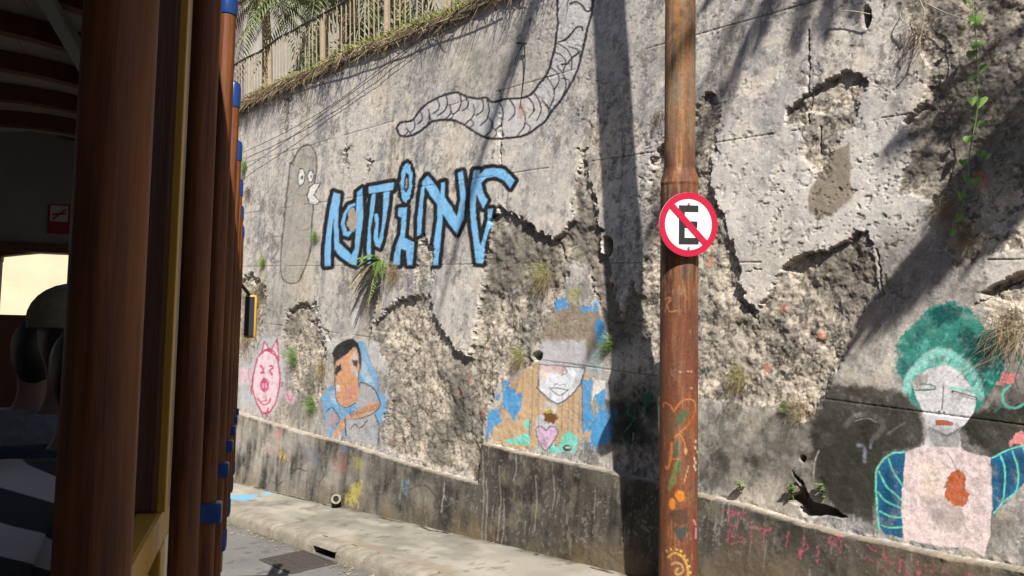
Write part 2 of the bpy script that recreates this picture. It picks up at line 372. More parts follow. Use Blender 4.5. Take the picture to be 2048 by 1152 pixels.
col = mixc(col, C(104, 98, 96), sstep(.06, .2, fl) * .5 * (.35 + .65 * zone) * sstep(-.2, .1, n_mid + n_streak)); col = mixc(col, C(230, 222, 212), sstep(.1, .24, -fl) * .45)
spk = fbm(*rt(40, 0, 5), 3, .7, True)
col = mixc(col, C(112, 108, 104), sstep(0.02, 0.2, fbm(*rt(9, 0, 61), 5, .65, True) + .35 * n_streak2 + .25 * n_big) * 0.62 * (.25 + .75 * zone))
col = mixc(col, C(226, 214, 198), sstep(0.06, 0.2, fbm(*rt(6, 0, 31), 5, .62, True) + .3 * n_streak) * 0.6)
col = mixc(col, C(80, 77, 72), sstep(0.13, 0.22, spk) * 0.62 * (.3 + .7 * zone) * sstep(-.15, .1, fbm(*rt(2.2, 0, 90), 3, .5, True))); col = mixc(col, C(232, 224, 214), sstep(0.16, 0.26, -spk) * 0.5)
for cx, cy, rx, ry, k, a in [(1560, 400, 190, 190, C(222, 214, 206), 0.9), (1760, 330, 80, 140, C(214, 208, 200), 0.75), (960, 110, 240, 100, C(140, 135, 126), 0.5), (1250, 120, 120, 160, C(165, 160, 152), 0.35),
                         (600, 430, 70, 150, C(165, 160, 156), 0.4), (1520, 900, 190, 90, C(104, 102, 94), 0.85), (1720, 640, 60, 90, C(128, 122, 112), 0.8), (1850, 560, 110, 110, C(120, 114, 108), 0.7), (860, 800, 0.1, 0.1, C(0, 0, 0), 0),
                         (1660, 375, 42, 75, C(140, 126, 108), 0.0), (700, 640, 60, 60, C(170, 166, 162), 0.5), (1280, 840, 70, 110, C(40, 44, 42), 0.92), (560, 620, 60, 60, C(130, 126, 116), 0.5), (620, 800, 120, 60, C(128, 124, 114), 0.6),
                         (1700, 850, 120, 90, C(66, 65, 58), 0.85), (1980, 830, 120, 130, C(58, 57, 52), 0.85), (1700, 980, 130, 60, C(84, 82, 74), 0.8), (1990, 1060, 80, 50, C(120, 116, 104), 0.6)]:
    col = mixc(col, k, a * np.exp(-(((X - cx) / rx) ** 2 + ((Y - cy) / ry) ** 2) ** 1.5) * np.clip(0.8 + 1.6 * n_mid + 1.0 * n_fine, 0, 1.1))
col = mixc(col, C(132, 120, 102), (1 - sstep(-3, 4, poly_sd([(1640, 345), (1668, 300), (1700, 285), (1704, 395), (1672, 425), (1640, 442), (1620, 425), (1617, 395)], X + 10 * n_fine, Y + 10 * n_grit))) * 0.85)
col = mixc(col, col * 0.62, np.clip(pit + ring * 0.8, 0, 1))
# rubble: tan mortar with grey and black grains
rc = np.broadcast_to(C(196, 184, 168), X.shape + (3,)).copy()
rc = mixc(rc, C(152, 145, 136), np.clip(0.45 + 3 * n_mid, 0, 1)); rc = mixc(rc, C(214, 200, 182), sstep(.07, .22, fbm(*rt(11, 0, 33), 4, .6, True)) * 0.7)
rc = mixc(rc, C(116, 110, 102), sstep(.02, .18, fbm(*rt(24, 0, 13), 3, .6, True)) * 0.7); rc = mixc(rc, C(74, 68, 60), sstep(0.05, 0.24, -n_fine + 0.7 * n_grit) * 0.75); rc = mixc(rc, C(232, 216, 194), sstep(.2, .3, fbm(*rt(70, 0, 21), 2, .6, True)) * .5)
rc = mixc(rc, C(96, 92, 84), np.clip(3.5 * fbm(Sg * 1.3 + 3, Zg * 1.3 + 60, 3) + 0.0, 0, 0.75))
rc = mixc(rc, C(186, 120, 96), ((wid3 > 0.965) * sstep(0.34, 0.2, w3)) * 0.55)
rc = mixc(rc, C(96, 93, 88), 0.7 * np.exp(-(((X - 870) / 110) ** 2 + ((Y - 815) / 70) ** 2)) * np.clip(0.7 + 3 * n_mid, 0, 1))
col = mixc(col, rc, rub_a)
col = mixc(col, C(104, 90, 74), jn * 0.6)
# plinth: dark weathered render with pale runs
pc = np.broadcast_to(C(90, 86, 79), X.shape + (3,)).copy()
pc = mixc(pc, C(62, 60, 55), np.clip(0.4 + 2.2 * n_streak2 + 1.5 * n_mid, 0, 0.9)); pc = mixc(pc, C(130, 124, 112), np.clip(2.6 * n_mid + 1.6 * fbm(Sg * 2, Zg * 2 + 9, 3), 0, 0.8) * 0.7)
pc = mixc(pc, C(176, 170, 160), sstep(0.19, 0.29, fbm(Sg * 34, Zg * 5, 3, 0.6)) * 0.35); pc = mixc(pc, C(158, 152, 144), sstep(0.22, 0.34, n_fine + n_grit) * 0.4)
pc = mixc(pc, C(48, 46, 42), sstep(.0, .2, fbm(*rt(4, 0, 55), 5, .62, True)) * .6); pc = mixc(pc, C(126, 118, 104), sstep(.06, .22, fbm(*rt(6, 0, 65), 5, .62, True)) * .5)
leftlight = sstep(1000, 520, X) ; pc = mixc(pc, C(176, 168, 158), leftlight * np.clip(0.62 + 2.4 * n_mid + 1.6 * n_streak, 0, 0.95))
pc = mixc(pc, C(112, 96, 82), sstep(1330, 1500, X) * np.clip(0.35 + 2 * n_mid, 0, 0.8))
pc = mixc(pc, C(120, 104, 80), sstep(0.35, 0.0, Zg - zbase(Sg)) * np.clip(0.35 + 3 * n_mid, 0, 0.8))
pl_a = sstep(0.0, 0.012, dzl)
col = mixc(col, pc, pl_a)
col = mixc(col, C(150, 138, 120), sstep(0.022, 0.0, np.abs(dzl - 0.004)) * np.clip(0.6 + 2.4 * n_fine, 0, 1) * 0.8)
for P, k in [([(1405, 988), (1480, 1005), (1560, 1030)], C(160, 148, 128))]:
    pass
col = mixc(col, C(20, 19, 17), hole * 0.7); col = mixc(col, C(70, 62, 52), fis * .8)
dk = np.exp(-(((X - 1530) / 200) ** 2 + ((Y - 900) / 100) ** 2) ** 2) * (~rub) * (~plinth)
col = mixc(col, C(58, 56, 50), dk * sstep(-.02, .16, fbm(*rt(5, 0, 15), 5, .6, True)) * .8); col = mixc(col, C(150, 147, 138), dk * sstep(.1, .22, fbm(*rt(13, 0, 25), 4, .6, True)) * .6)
part = np.where(plinth, 2, np.where(rub, 1, 0)).astype(np.int16)
# ------------------------------------------------------------------ street art on the plaster
col0 = col.copy()
A = Paint(X, Y, col, part)
A.wx = 10 * n_fine + 5 * n_grit; A.wy = 10 * fbm(Sg * 16 + 77, Zg * 16, 4) + 5 * fbm(Sg * 60 + 50, Zg * 60, 2)
A.chip = n_fine + 0.7 * n_grit + 0.3 * n_streak2 + 0.5
A.block = rub_a > 0.6
PARTN = {0: 'plaster_coat', 1: 'exposed_rubble', 2: 'plinth'}; PLAB = {0: 'pitted grey plaster coat', 1: 'rough tan rubble laid bare', 2: 'dark mouldy plinth'}
def newpart(name, label):
    i = len(PARTN); PARTN[i] = name; PLAB[i] = label; return i
BLK = C(40, 40, 42); BLUE = C(126, 190, 236); WHT = C(226, 224, 220)
# ghost figure with eyes and beak
k = newpart('painted_ghost_figure', 'faded outline of a long figure with white eyes and beak')
q = crop(440, 288, 0.25)
gh = q(580,150, 620,60, 680,8, 730,18, 765,80, 770,200, 755,300, 745,480, 730,700, 722,850, 690,950, 640,1080, 580,1115, 510,1090, 485,1000, 490,850, 510,640, 540,350, 562,160)
A.fill(gh, C(128, 126, 116), k, al=0.34, soft=2, chip=.38); A.line(gh, 3.0, C(72, 70, 66), k, closed=True, al=0.9)
A.line(q(490,735, 425,745, 440,800, 470,840, 420,920, 410,945, 480,940), 2.0, C(84, 80, 74), k, al=0.8); A.line(q(575,70, 600,105), 1.8, BLK, k); A.line(q(550,152, 590,165), 1.8, BLK, k)
A.line(q(740,610, 710,680, 640,690), 1.6, C(90, 86, 80), k, al=.6)
for e in (q(620,262, 632,205, 655,195, 680,230, 678,300, 645,335, 622,310), q(695,255, 708,215, 735,210, 748,250, 738,300, 712,305), q(748,318, 805,312, 748,410, 800,460, 770,482, 715,482, 695,415, 712,350)):
    A.fill(e, WHT, k, rough=.4); A.line(e, 2.0, BLK, k, closed=True, curve=False, rough=.3)
A.ell(*q(657,270)[0], 2.3, 4.2, BLK, k); A.ell(*q(726,262)[0], 1.8, 3.6, BLK, k)
# the blue lettering with black outline
q2 = crop(900, 288, 0.25)
LET = [
 ([q(905,382, 962,402, 950,500, 945,640, 955,790, 1055,885, 1080,820, 1090,600, 1090,500, 1095,385, 1140,350, 1150,600, 1120,800, 1090,975, 1045,960, 960,900, 915,840, 910,700, 905,600, 890,760, 885,975, 835,980, 835,850, 850,700, 875,520),
   q(1080,470, 1030,488, 985,560, 965,640, 985,730, 1030,745, 1072,690, 1022,702, 1000,640, 1012,560, 1050,505, 1085,495)], 'first blue letter, shaped like an N around a crescent'),
 ([q(1190,342, 1392,305, 1385,370, 1190,400), q(1215,398, 1250,394, 1240,520, 1208,690, 1210,960, 1180,960, 1175,800, 1195,600), q(1308,380, 1360,373, 1345,520, 1325,640, 1305,770, 1280,835, 1245,815, 1228,760, 1245,640, 1236,560, 1262,555, 1275,600, 1265,700, 1270,770, 1290,690, 1305,540)], 'second blue letter, with a flat bar on two legs'),
 ([q(1425,512, 1498,505, 1490,650, 1480,750, 1560,790, 1540,970, 1502,970, 1490,850, 1450,840, 1440,970, 1385,965, 1395,880, 1420,790, 1445,720, 1450,590, 1425,575)], 'blue letter i with a ring for its dot'),
 ([q(1660,250, 1720,320, 1770,400, 1768,310, 1802,300, 1800,430, 1850,500, 1892,580, 1925,440, 1905,230, 1945,215, 1968,400, 1950,600, 1895,720, 1840,650, 1785,560, 1775,700, 1745,970, 1700,970, 1705,850, 1740,600, 1740,480, 1690,420, 1640,340, 1628,450, 1615,720, 1580,740, 1580,600, 1600,420, 1620,300)], 'big jagged blue letter N'),
 ([q2(190,210, 235,205, 235,240, 280,200, 340,190, 430,200, 520,290, 480,355, 430,290, 360,260, 290,270, 250,310, 265,390, 300,450, 265,520, 230,450, 215,400, 205,480, 210,600, 230,760, 245,810, 300,600, 300,520, 345,515, 325,640, 280,800, 265,960, 205,955, 190,830, 165,640, 160,460, 165,350)], 'last blue letter, hooked like a G'),
]
for n, (polys, lab) in enumerate(LET):
    k = newpart('blue_letter', lab)
    for P in polys: A.fill(P, BLK, k, grow=8.0, rough=.15, chip=0.12)
    if n == 2: A.ell(*q(1490,310)[0], 19, 47, BLK, k, ang=.05, rough=.5)
    for P in polys: A.fill(P, BLUE, k, rough=.12, chip=0.16, grow=-.4)
    if n == 2:
        A.ell(*q(1490,310)[0], 11.5, 39, BLUE, k, ang=.05, rough=.5, chip=.24); A.ell(*q(1492,312)[0], 5, 20, BLK, k, ang=.05, rough=.5)
        A.ell(*q(1490,316)[0], 2.4, 11, C(150, 146, 140), k, ang=.05, rough=.4)
    if n == 0: A.ell(*q(1060,605)[0], 10, 24, C(170, 160, 146), k, rough=.6)
# worm along the top
k = newpart('painted_worm', 'pale grey worm with curling folds and a black outline')
WORM = [(794, 256), (800, 246), (815, 243), (825, 240), (845, 215), (870, 198), (895, 188), (915, 185), (932, 193), (955, 197), (972, 195), (985, 204), (1010, 198), (1040, 196), (1060, 190), (1076, 170), (1095, 145), (1103, 120), (1108, 100), (1113, 75), (1115, 40), (1115, -30), (1186, -30), (1184, 20), (1178, 45), (1165, 100), (1155, 140), (1140, 170), (1125, 195), (1102, 225), (1090, 242), (1070, 258), (1048, 271), (1015, 276), (982, 277), (960, 270), (940, 258), (925, 248), (905, 240), (885, 240), (865, 243), (850, 255), (830, 268), (815, 273), (800, 270)]
A.fill(WORM, C(200, 200, 204), k, al=0.42, soft=1.5); WL = C(54, 55, 58)
A.line(WORM[:22], 4.8, WL, k); A.line(WORM[22:] + WORM[:1], 5.2, WL, k)
qa = crop(900, 0, 0.25); qb = crop(440, 0, 0.25)
wt = smooth_path(WORM[2:21], 8); wb = smooth_path(WORM[:23:-1][:20], 8)
for i in range(25):                                            # rounded folds across the body
    f = (i + .6) / 25.5; a_ = wt[int(f * (len(wt) - 1))]; b_ = wb[int(f * (len(wb) - 1))]; d_ = b_ - a_
    nn_ = np.array([d_[1], -d_[0]]) / (np.hypot(*d_) + 1e-6); e_ = .78 if i % 2 else .55; bw = .16 * np.hypot(*d_)
    st_, en_ = (a_, a_ + d_ * e_) if i % 3 else (b_, b_ - d_ * e_)
    A.line([st_, st_ + (en_ - st_) * .35 + nn_ * bw, st_ + (en_ - st_) * .7 + nn_ * bw * 1.1, en_ + nn_ * bw * .3], 2.8, WL, k)
    if i % 3 == 1: A.line([b_, b_ - d_ * .18 + nn_ * bw * .5, b_ - d_ * .3 - nn_ * bw * .4], 2.4, WL, k)
for P in (qa(890,515, 940,510, 980,460, 1040,410), qa(870,335, 930,310, 970,270, 1010,220, 1050,215, 1060,240), qa(960,30, 1010,15, 1060,50, 1090,90, 1130,70, 1150,0)): A.line(P, 4, WL, k)
A.fill(qa(545,830, 590,820, 600,900, 570,960, 545,910), C(170, 120, 90), k, al=.5, soft=3)
# pig
q = crop(440, 576, 0.25); k = newpart('painted_pig', 'pink pig standing upright on pale paint')
PK = C(196, 44, 100); PKL = C(246, 214, 222)
A.fill(q(340,395, 470,395, 500,600, 520,760, 500,850, 420,1010, 330,1040, 250,960, 165,940, 160,640, 250,600, 300,520), C(196, 200, 204), k, al=.75, soft=4)
A.fill(q(160,640, 240,630, 245,760, 200,780, 160,760), C(240, 196, 214), k, al=.6, soft=3); A.fill(q(510,830, 560,815, 610,880, 590,930, 530,900), C(238, 190, 208), k, al=.7, soft=3)
body = q(300,560, 345,505, 400,490, 445,530, 470,640, 478,760, 455,880, 420,960, 380,1000, 330,990, 285,900, 258,800, 270,680)
A.fill(q(335,520, 355,425, 410,520), PKL, k); A.fill(q(405,505, 458,408, 470,580), PKL, k); A.fill(body, PKL, k, chip=.1); A.line(body, 3.2, PK, k, closed=True)
A.line(q(335,520, 355,425, 410,520), 2.6, PK, k, curve=False); A.line(q(405,505, 458,408, 470,580), 2.6, PK, k, curve=False); A.line(q(330,525, 380,500, 440,540), 3, PK, k)
for P in (q(325,620, 345,655, 330,680, 348,678), q(400,620, 425,640, 400,660, 415,695)): A.line(P, 3.6, PK, k)
A.ell(*q(357,775)[0], 9, 14, C(206, 70, 122), k); A.line(q(345,765, 345,800), 1.6, PKL, k); A.line(q(368,765, 368,800), 1.6, PKL, k)
A.line(q(300,880, 340,930, 390,920, 400,880), 2.4, PK, k); A.line(q(315,905, 350,905, 375,900), 1.8, PK, k); A.line(q(330,985, 340,1030), 3, PK, k); A.line(q(385,960, 375,1030), 3, PK, k); A.line(q(260,760, 250,850, 245,780), 2, PK, k); A.line(q(470,750, 500,760, 490,790), 2, PK, k)
A.line(q(230,640, 225,720, 240,740), 2, PK, k, al=.6); A.line(q(530,840, 560,900, 590,860), 2, PK, k, al=.7)
# crouching man
k = newpart('painted_man', 'man with long face and folded arms on blue'); DK = C(58, 56, 58)
A.fill(q(1060,175, 1120,155, 1110,280, 1080,390, 870,420, 880,520, 830,400, 850,410, 1060,380), C(222, 220, 216), k, al=.8, soft=2)
A.fill(q(870,410, 920,400, 1000,420, 1090,400, 1170,430, 1350,440, 1360,560, 1290,640, 1200,600, 900,560), C(206, 204, 202), k, al=.5, soft=3)
A.fill(q(1100,420, 1170,440, 1195,540, 1230,640, 1270,720, 1260,830, 1330,860, 1335,980, 1290,1060, 1270,1180, 860,1180, 830,960, 810,880, 870,790, 930,780, 1110,600), C(118, 172, 214), k, chip=.1)
A.fill(q(1140,560, 1200,680, 1240,780, 1190,790, 1130,690), C(190, 214, 232), k, al=.7, soft=3); A.fill(q(860,830, 930,820, 980,960, 900,920), C(188, 212, 230), k, al=.6, soft=3)
A.fill(q(910,560, 900,520, 930,460, 990,420, 1060,404, 1110,440, 1130,520, 1130,640, 1100,700, 1090,480, 1000,540, 930,580, 910,640), C(50, 49, 52), k)
face = q(925,590, 1000,540, 1075,470, 1110,520, 1120,640, 1110,740, 1125,820, 1090,910, 1020,955, 960,940, 930,880, 920,780, 918,680)
A.fill(face, C(218, 160, 118), k, chip=.06); A.fill(q(1040,560, 1080,500, 1105,560, 1100,680, 1060,720), C(212, 194, 184), k, al=.8, soft=3); A.fill(q(1000,830, 1080,770, 1100,830, 1060,900, 1000,900), C(206, 142, 130), k, al=.7, soft=3)
A.line(face, 1.6, DK, k, closed=True); A.fill(q(925,640, 970,600, 965,660, 925,700), DK, k); A.fill(q(1055,570, 1110,580, 1100,640, 1070,620), C(70, 66, 66), k)
A.ell(*q(945,800)[0], 4.5, 7, WHT, k); A.ell(*q(1098,690)[0], 2.2, 6, WHT, k); A.line(q(940,620, 935,700), 2.4, DK, k)
A.fill(q(1130,760, 1180,770, 1240,820, 1270,890, 1200,920, 1100,960, 1090,900, 1120,830), C(178, 176, 176), k); A.line(q(1130,755, 1190,775, 1250,830, 1275,900), 2.4, DK, k)
A.fill(q(1270,900, 1285,940, 1230,1000, 1130,1040, 1040,1050, 960,1180, 900,1180, 960,1070, 1060,1000, 1180,925), C(214, 164, 132), k)
for t in range(14):
    x = 1040 + t * 17; A.line(q(x, 1000 - t * 6, x + 14, 1030 - t * 5), 1.5, C(120, 70, 50), k)
A.line(q(1275,900, 1285,940, 1220,1005, 1120,1045, 1040,1050), 2, DK, k)
A.fill(q(1000,1050, 1130,1050, 1240,1010, 1275,1100, 1270,1250, 1180,1250, 1000,1180), C(176, 178, 182), k); A.line(q(1000,1050, 1010,1180), 2.4, DK, k); A.line(q(1240,1010, 1275,1110, 1262,1260), 3, C(96, 100, 106), k); A.line(q(1040,1130, 1080,1090, 1120,1120, 1180,1060), 2, DK, k)
A.line(q(850,990, 900,960, 960,1050, 930,1090), 1.8, DK, k); A.fill(q(860,1000, 920,980, 950,1060, 900,1120, 860,1100), C(196, 150, 124), k, al=.7, soft=2)
# woman with covered eyes
q = crop(900, 576, 0.25); k = newpart('painted_veiled_face', 'pale face with covered eyes among tan and blue paint')
TAN = C(206, 174, 136); BL2 = C(84, 160, 216)
A.fill(q(900,0, 1120,-60, 1130,40, 1060,110, 930,100), C(150, 146, 138), k, al=.7, soft=4); A.fill(q(950,0, 1040,0, 1030,120, 950,110), C(170, 164, 84), k, al=.6, soft=6)
A.fill(q(740,200, 840,160, 930,120, 1060,140, 1190,200, 1240,300, 1245,560, 1130,620, 740,560, 700,420), C(150, 134, 112), k, al=.9, soft=4)
A.fill(q(620,620, 720,600, 1150,680, 1160,1180, 560,1290, 340,1230, 380,1000, 430,820, 520,740), TAN, k, chip=.1)
A.fill(q(730,420, 1080,420, 1110,640, 720,600), C(206, 206, 212), k, al=.75, soft=5)
face = q(715,610, 1080,640, 1050,760, 1000,830, 920,900, 860,930, 790,890, 700,800)
A.fill(face, C(232, 234, 242), k); A.line(face, 3.4, C(104, 110, 124), k, closed=True, curve=False); A.fill(q(715,615, 930,630, 900,690, 720,665), C(214, 178, 170), k, al=.8, soft=3); A.ell(*q(745,700)[0], 9, 12, C(236, 220, 206), k, soft=4)
A.line(q(790,800, 850,800, 940,815), 2, C(96, 98, 106), k); A.line(q(800,810, 850,850, 890,855, 945,820), 2, C(96, 98, 106), k); A.line(q(830,780, 850,765, 880,780, 910,770, 930,790), 1.6, C(110, 112, 120), k); A.line(q(900,625, 935,670, 890,700), 1.8, C(110, 112, 120), k)
for P in (q(760,250, 745,380), q(820,230, 812,400), q(740,280, 800,260), q(850,380, 880,260), q(720,585, 1180,640)): A.line(P, 1.4, C(80, 70, 60), k, al=.8)
for P in (q(1150,100, 1190,160, 1190,210, 1150,220), q(830,100, 940,80, 930,160, 840,190), q(680,240, 740,200, 740,330, 690,400), q(1170,250, 1235,260, 1250,420, 1200,480, 1160,420), q(1030,140, 1140,160, 1130,200, 1050,200), q(350,960, 400,980, 390,1040, 430,1050, 420,1080, 330,1130, 300,1230, 290,1180, 310,1020), q(440,730, 540,840, 580,850, 550,950, 530,1075, 470,1020, 430,920), q(370,840, 410,830, 390,900, 360,890), q(1075,740, 1140,730, 1150,1150, 1060,1150, 1065,900), q(1160,860, 1240,790, 1250,920, 1190,950), q(1160,1020, 1200,960, 1340,970, 1320,1200, 1170,1280, 1120,1240)):
    A.fill(P, BL2, k, rough=1.6, chip=.18)
A.fill(q(1130,480, 1210,470, 1200,700, 1100,690), C(150, 172, 176), k, al=.8, soft=5); A.fill(q(1150,740, 1240,740, 1240,800, 1160,860, 1140,920), C(226, 222, 212), k, chip=.15)
for P in (q(590,1060, 635,1040, 640,1150, 600,1120), q(900,1170, 960,1140, 1020,1190, 1010,1320, 900,1310, 820,1330, 790,1290, 880,1270), q(440,1220, 640,1160, 640,1260, 450,1240), q(690,1260, 760,1310, 830,1240, 850,1310, 700,1290)): A.fill(P, C(128, 222, 204), k, chip=.1)
A.fill(q(755,900, 850,930, 845,1090, 800,1130, 690,1110, 700,1020, 755,1010), C(206, 206, 218), k); A.ell(*q(800,1030)[0], 12, 14, C(120, 76, 38), k, rough=1.4)
for t in range(5): A.line(q(770 + t * 14, 1000, 765 + t * 15, 945 - (t % 2) * 20), 2, C(214, 196, 90), k)
heart = q(690,1130, 715,1105, 750,1125, 770,1140, 800,1110, 840,1110, 865,1150, 830,1220, 765,1300, 700,1210); A.fill(heart, C(224, 190, 222), k, chip=.1); A.line(heart, 2.4, C(120, 110, 124), k, closed=True)
for x in (660, 715, 900, 950, 990, 1040): A.line(q(x, 640 + (x > 800) * 200, x - 8, 1150), 1.6, C(130, 102, 76), k, al=.7)
A.line(q(1060,700, 1060,1100), 2.2, C(100, 96, 110), k); A.line(q(640,1040, 640,1180), 2, C(90, 100, 110), k)
A.ell(*q(940,1280)[0], 9, 7, C(70, 66, 66), k); A.ell(*q(945,1275)[0], 6, 2.4, C(216, 212, 210), k)
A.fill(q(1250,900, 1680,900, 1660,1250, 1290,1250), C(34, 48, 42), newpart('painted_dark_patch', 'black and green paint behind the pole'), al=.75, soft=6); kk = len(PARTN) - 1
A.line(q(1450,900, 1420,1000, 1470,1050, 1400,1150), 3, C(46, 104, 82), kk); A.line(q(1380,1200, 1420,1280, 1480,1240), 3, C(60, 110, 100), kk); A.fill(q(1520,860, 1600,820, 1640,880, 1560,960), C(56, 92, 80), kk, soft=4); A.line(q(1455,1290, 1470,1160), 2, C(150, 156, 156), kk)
# woman with teal hair
q = crop(1400, 576, 0.3164); k = newpart('painted_teal_haired_woman', 'woman with teal hair, pale pink torso and blue wings')
KH = k; TEAL = C(48, 140, 126); TEAL2 = C(24, 88, 84); MINT = C(112, 220, 196); PALE = C(222, 220, 222)
A.fill(q(800,600, 1240,640, 1400,760, 1420,960, 1380,1010, 1180,1040, 1120,1150, 1100,1500, 850,1400, 700,1100, 720,820), C(56, 55, 49), k, al=.9, soft=6, rough=1.5)
A.fill(q(1680,760, 2080,740, 2080,1080, 1900,1150, 1820,1050, 1680,980), C(50, 50, 45), k, al=.9, soft=8, rough=2)
A.fill(q(1240,350, 1330,230, 1440,130, 1560,85, 1680,100, 1740,180, 1800,240, 1880,290, 1920,400, 1900,560, 1850,660, 1780,720, 1740,760, 1380,760, 1320,690, 1290,600, 1240,500), TEAL, k, rough=2, soft=3)
for P in (q(1440,150, 1560,100, 1660,130, 1600,220, 1480,250), q(1350,260, 1440,240, 1400,330, 1300,380), q(1650,260, 1790,290, 1860,400, 1800,520, 1700,470, 1620,400), q(1250,480, 1330,450, 1340,540, 1290,580)): A.fill(P, TEAL2, k, al=.8, soft=8, rough=3)
A.fill(q(1300,600, 1360,500, 1480,400, 1560,400, 1680,470, 1760,580, 1770,690, 1740,700, 1680,560, 1560,490, 1440,500, 1350,580, 1330,680), C(146, 218, 206), k, al=.9, soft=3); A.line(q(1290,600, 1380,460, 1500,390, 1640,430, 1740,560), 3.2, C(176, 214, 206), k, al=.5, soft=3)
A.fill(q(1340,590, 1440,505, 1560,485, 1650,530, 1720,640, 1745,700, 1730,780, 1680,860, 1640,900, 1650,1000, 1680,1040, 1400,1030, 1440,930, 1420,800, 1370,700), PALE, k, chip=.04)
A.fill(q(1430,880, 1480,890, 1560,940, 1650,880, 1640,1010, 1500,1040, 1450,960), C(150, 150, 148), k, al=.8, soft=4); A.fill(q(1450,880, 1560,930, 1660,880, 1560,945), C(70, 68, 66), k, soft=3)
A.fill(q(1340,570, 1400,520, 1450,520, 1440,610, 1370,640), C(150, 140, 132), k, al=.7, soft=3, rough=2.5); A.line(q(1345,640, 1400,650, 1485,640, 1480,620, 1400,605), 3, TEAL, k, rough=.5)
A.line(q(1390,640, 1485,640), 3.4, C(80, 76, 78), k); A.line(q(1395,638, 1480,637), 1.4, PALE, k); A.line(q(1600,655, 1745,700), 6, C(60, 56, 58), k, rough=.2); A.line(q(1607,660, 1740,699), 2.6, C(214, 212, 214), k, rough=.2); A.line(q(1590,630, 1700,650, 1770,680), 4, MINT, k)
A.line(q(1540,620, 1530,770), 2.2, C(90, 88, 90), k, rough=.3); A.ell(*q(1515,785)[0], 2.6, 2.2, BLK, k); A.ell(*q(1543,787)[0], 2.4, 2, BLK, k)
lips = q(1492,835, 1545,838, 1600,850, 1600,868, 1495,866); A.fill(lips, C(206, 108, 72), k, rough=.2); A.line(lips, 1.2, C(96, 44, 34), k, closed=True, curve=False, rough=.2)
TOR = q(1300,1040, 1400,1000, 1640,1010, 1690,1040, 1840,1070, 1845,1300, 1840,1540, 1800,1700, 1700,1640, 1560,1640, 1300,1590, 1275,1400)
A.fill(TOR, C(238, 218, 216), k, chip=.05); A.fill(q(1380,1120, 1500,1100, 1540,1300, 1420,1350), C(236, 222, 196), k, al=.5, soft=10); A.fill(q(1500,1330, 1660,1380, 1700,1480, 1560,1540, 1480,1440), C(176, 160, 152), k, al=.7, soft=10, rough=4)
A.fill(q(1590,1160, 1625,1140, 1665,1160, 1690,1300, 1670,1370, 1610,1385, 1560,1330, 1555,1250), C(196, 100, 60), k, chip=.05, rough=1.4); A.line(q(1565,1040, 1590,1080, 1620,1140, 1640,1200), 1.4, C(90, 70, 60), k)
W1 = q(1300,1040, 1200,1060, 1140,1130, 1115,1220, 1120,1400, 1130,1500, 1170,1560, 1290,1580, 1275,1400); W2 = q(1845,1070, 1950,1020, 2100,980, 2200,1000, 2200,1180, 2050,1230, 1950,1340, 1850,1430)
for P in (W1, W2): A.fill(P, C(28, 98, 140), k, chip=.05); A.fill(P, C(20, 62, 92), k, al=.5, soft=6, grow=-14)
for P in (q(1300,1035, 1200,1055, 1130,1130, 1115,1220, 1125,1400, 1135,1520), q(1195,1080, 1230,1170, 1290,1260), q(1135,1160, 1180,1250, 1280,1340), q(1130,1290, 1180,1350, 1275,1390), q(1140,1410, 1200,1440, 1280,1450), q(1150,1500, 1200,1515, 1280,1510), q(1850,1075, 1950,1020, 2100,985), q(1900,1060, 1930,1160, 1915,1340, 1860,1420), q(1975,1030, 2010,1150, 2000,1280, 1920,1350), q(2040,1000, 2070,1100, 2060,1200)): A.line(P, 3.4, MINT, k, chip=.08)
k = newpart('painted_flower', 'coral flower with a mint stem beside the teal hair'); A.fill(q(1885,570, 1920,535, 1995,530, 1990,590, 1940,620, 1890,605), C(232, 140, 140), k, rough=2); A.line(q(1960,620, 1915,660, 1925,730, 1990,760, 2060,730), 5, MINT, k); A.line(q(2000,430, 2040,480, 2080,520), 6, TEAL, k); A.line(q(1920,740, 1860,780), 3, TEAL, k)
k = newpart('painted_flower', 'coral flower above the blue wing'); A.fill(q(1945,990, 1970,940, 2030,910, 2080,920, 2060,980, 2010,1000), C(232, 146, 144), k, rough=2)
# grey coil, pale marks and lettering on the dark plaster
k = newpart('painted_coil', 'grey coil and pale strokes on black paint'); A.line(q(920,870, 980,810, 1070,800, 1150,840, 1150,900, 1110,940), 11, C(98, 96, 88), k, al=.8, soft=3); A.line(q(980,840, 1060,825, 1120,850), 2, C(150, 148, 138), k)
A.line(q(1000,990, 1040,1010, 1045,1100), 6, C(150, 152, 170), k, al=.7, soft=2); A.line(q(1090,960, 1080,1010), 5, C(140, 144, 164), k, al=.7, soft=2); A.line(q(750,1030, 725,1100, 720,1200), 3, C(170, 166, 156), k); A.line(q(1190,920, 1250,880, 1300,850), 5, C(110, 108, 100), k, al=.6, soft=2)
for t in range(8):
    x = 850 + t * 50
    A.line(q(x, 560 + t * 5, x + 20, 600 + t * 4), 3, C(150, 146, 138), k, al=.6, soft=2)
rh = random.Random(3)
for t in range(70):
    a0 = rh.uniform(-2.9, -.25); r0 = rh.uniform(150, 190); r1 = r0 + rh.uniform(60, 190); cx, cy = 1545, 640
    P = [(cx + r0 * 1.15 * math.cos(a0), cy + r0 * math.sin(a0)), (cx + (r0 + r1) / 2 * 1.15 * math.cos(a0 + .1), cy + (r0 + r1) / 2 * math.sin(a0 + .1)), (cx + r1 * 1.15 * math.cos(a0 + .25), cy + r1 * math.sin(a0 + .25))]
    A.line(q(*[w for pt in P for w in pt]), rh.uniform(2, 5), rh.choice([TEAL2, TEAL2, MINT, TEAL, C(110, 200, 184), C(24, 84, 84)]), KH, al=rh.uniform(.2, .5), soft=2.5, rough=1.2, chip=.3)
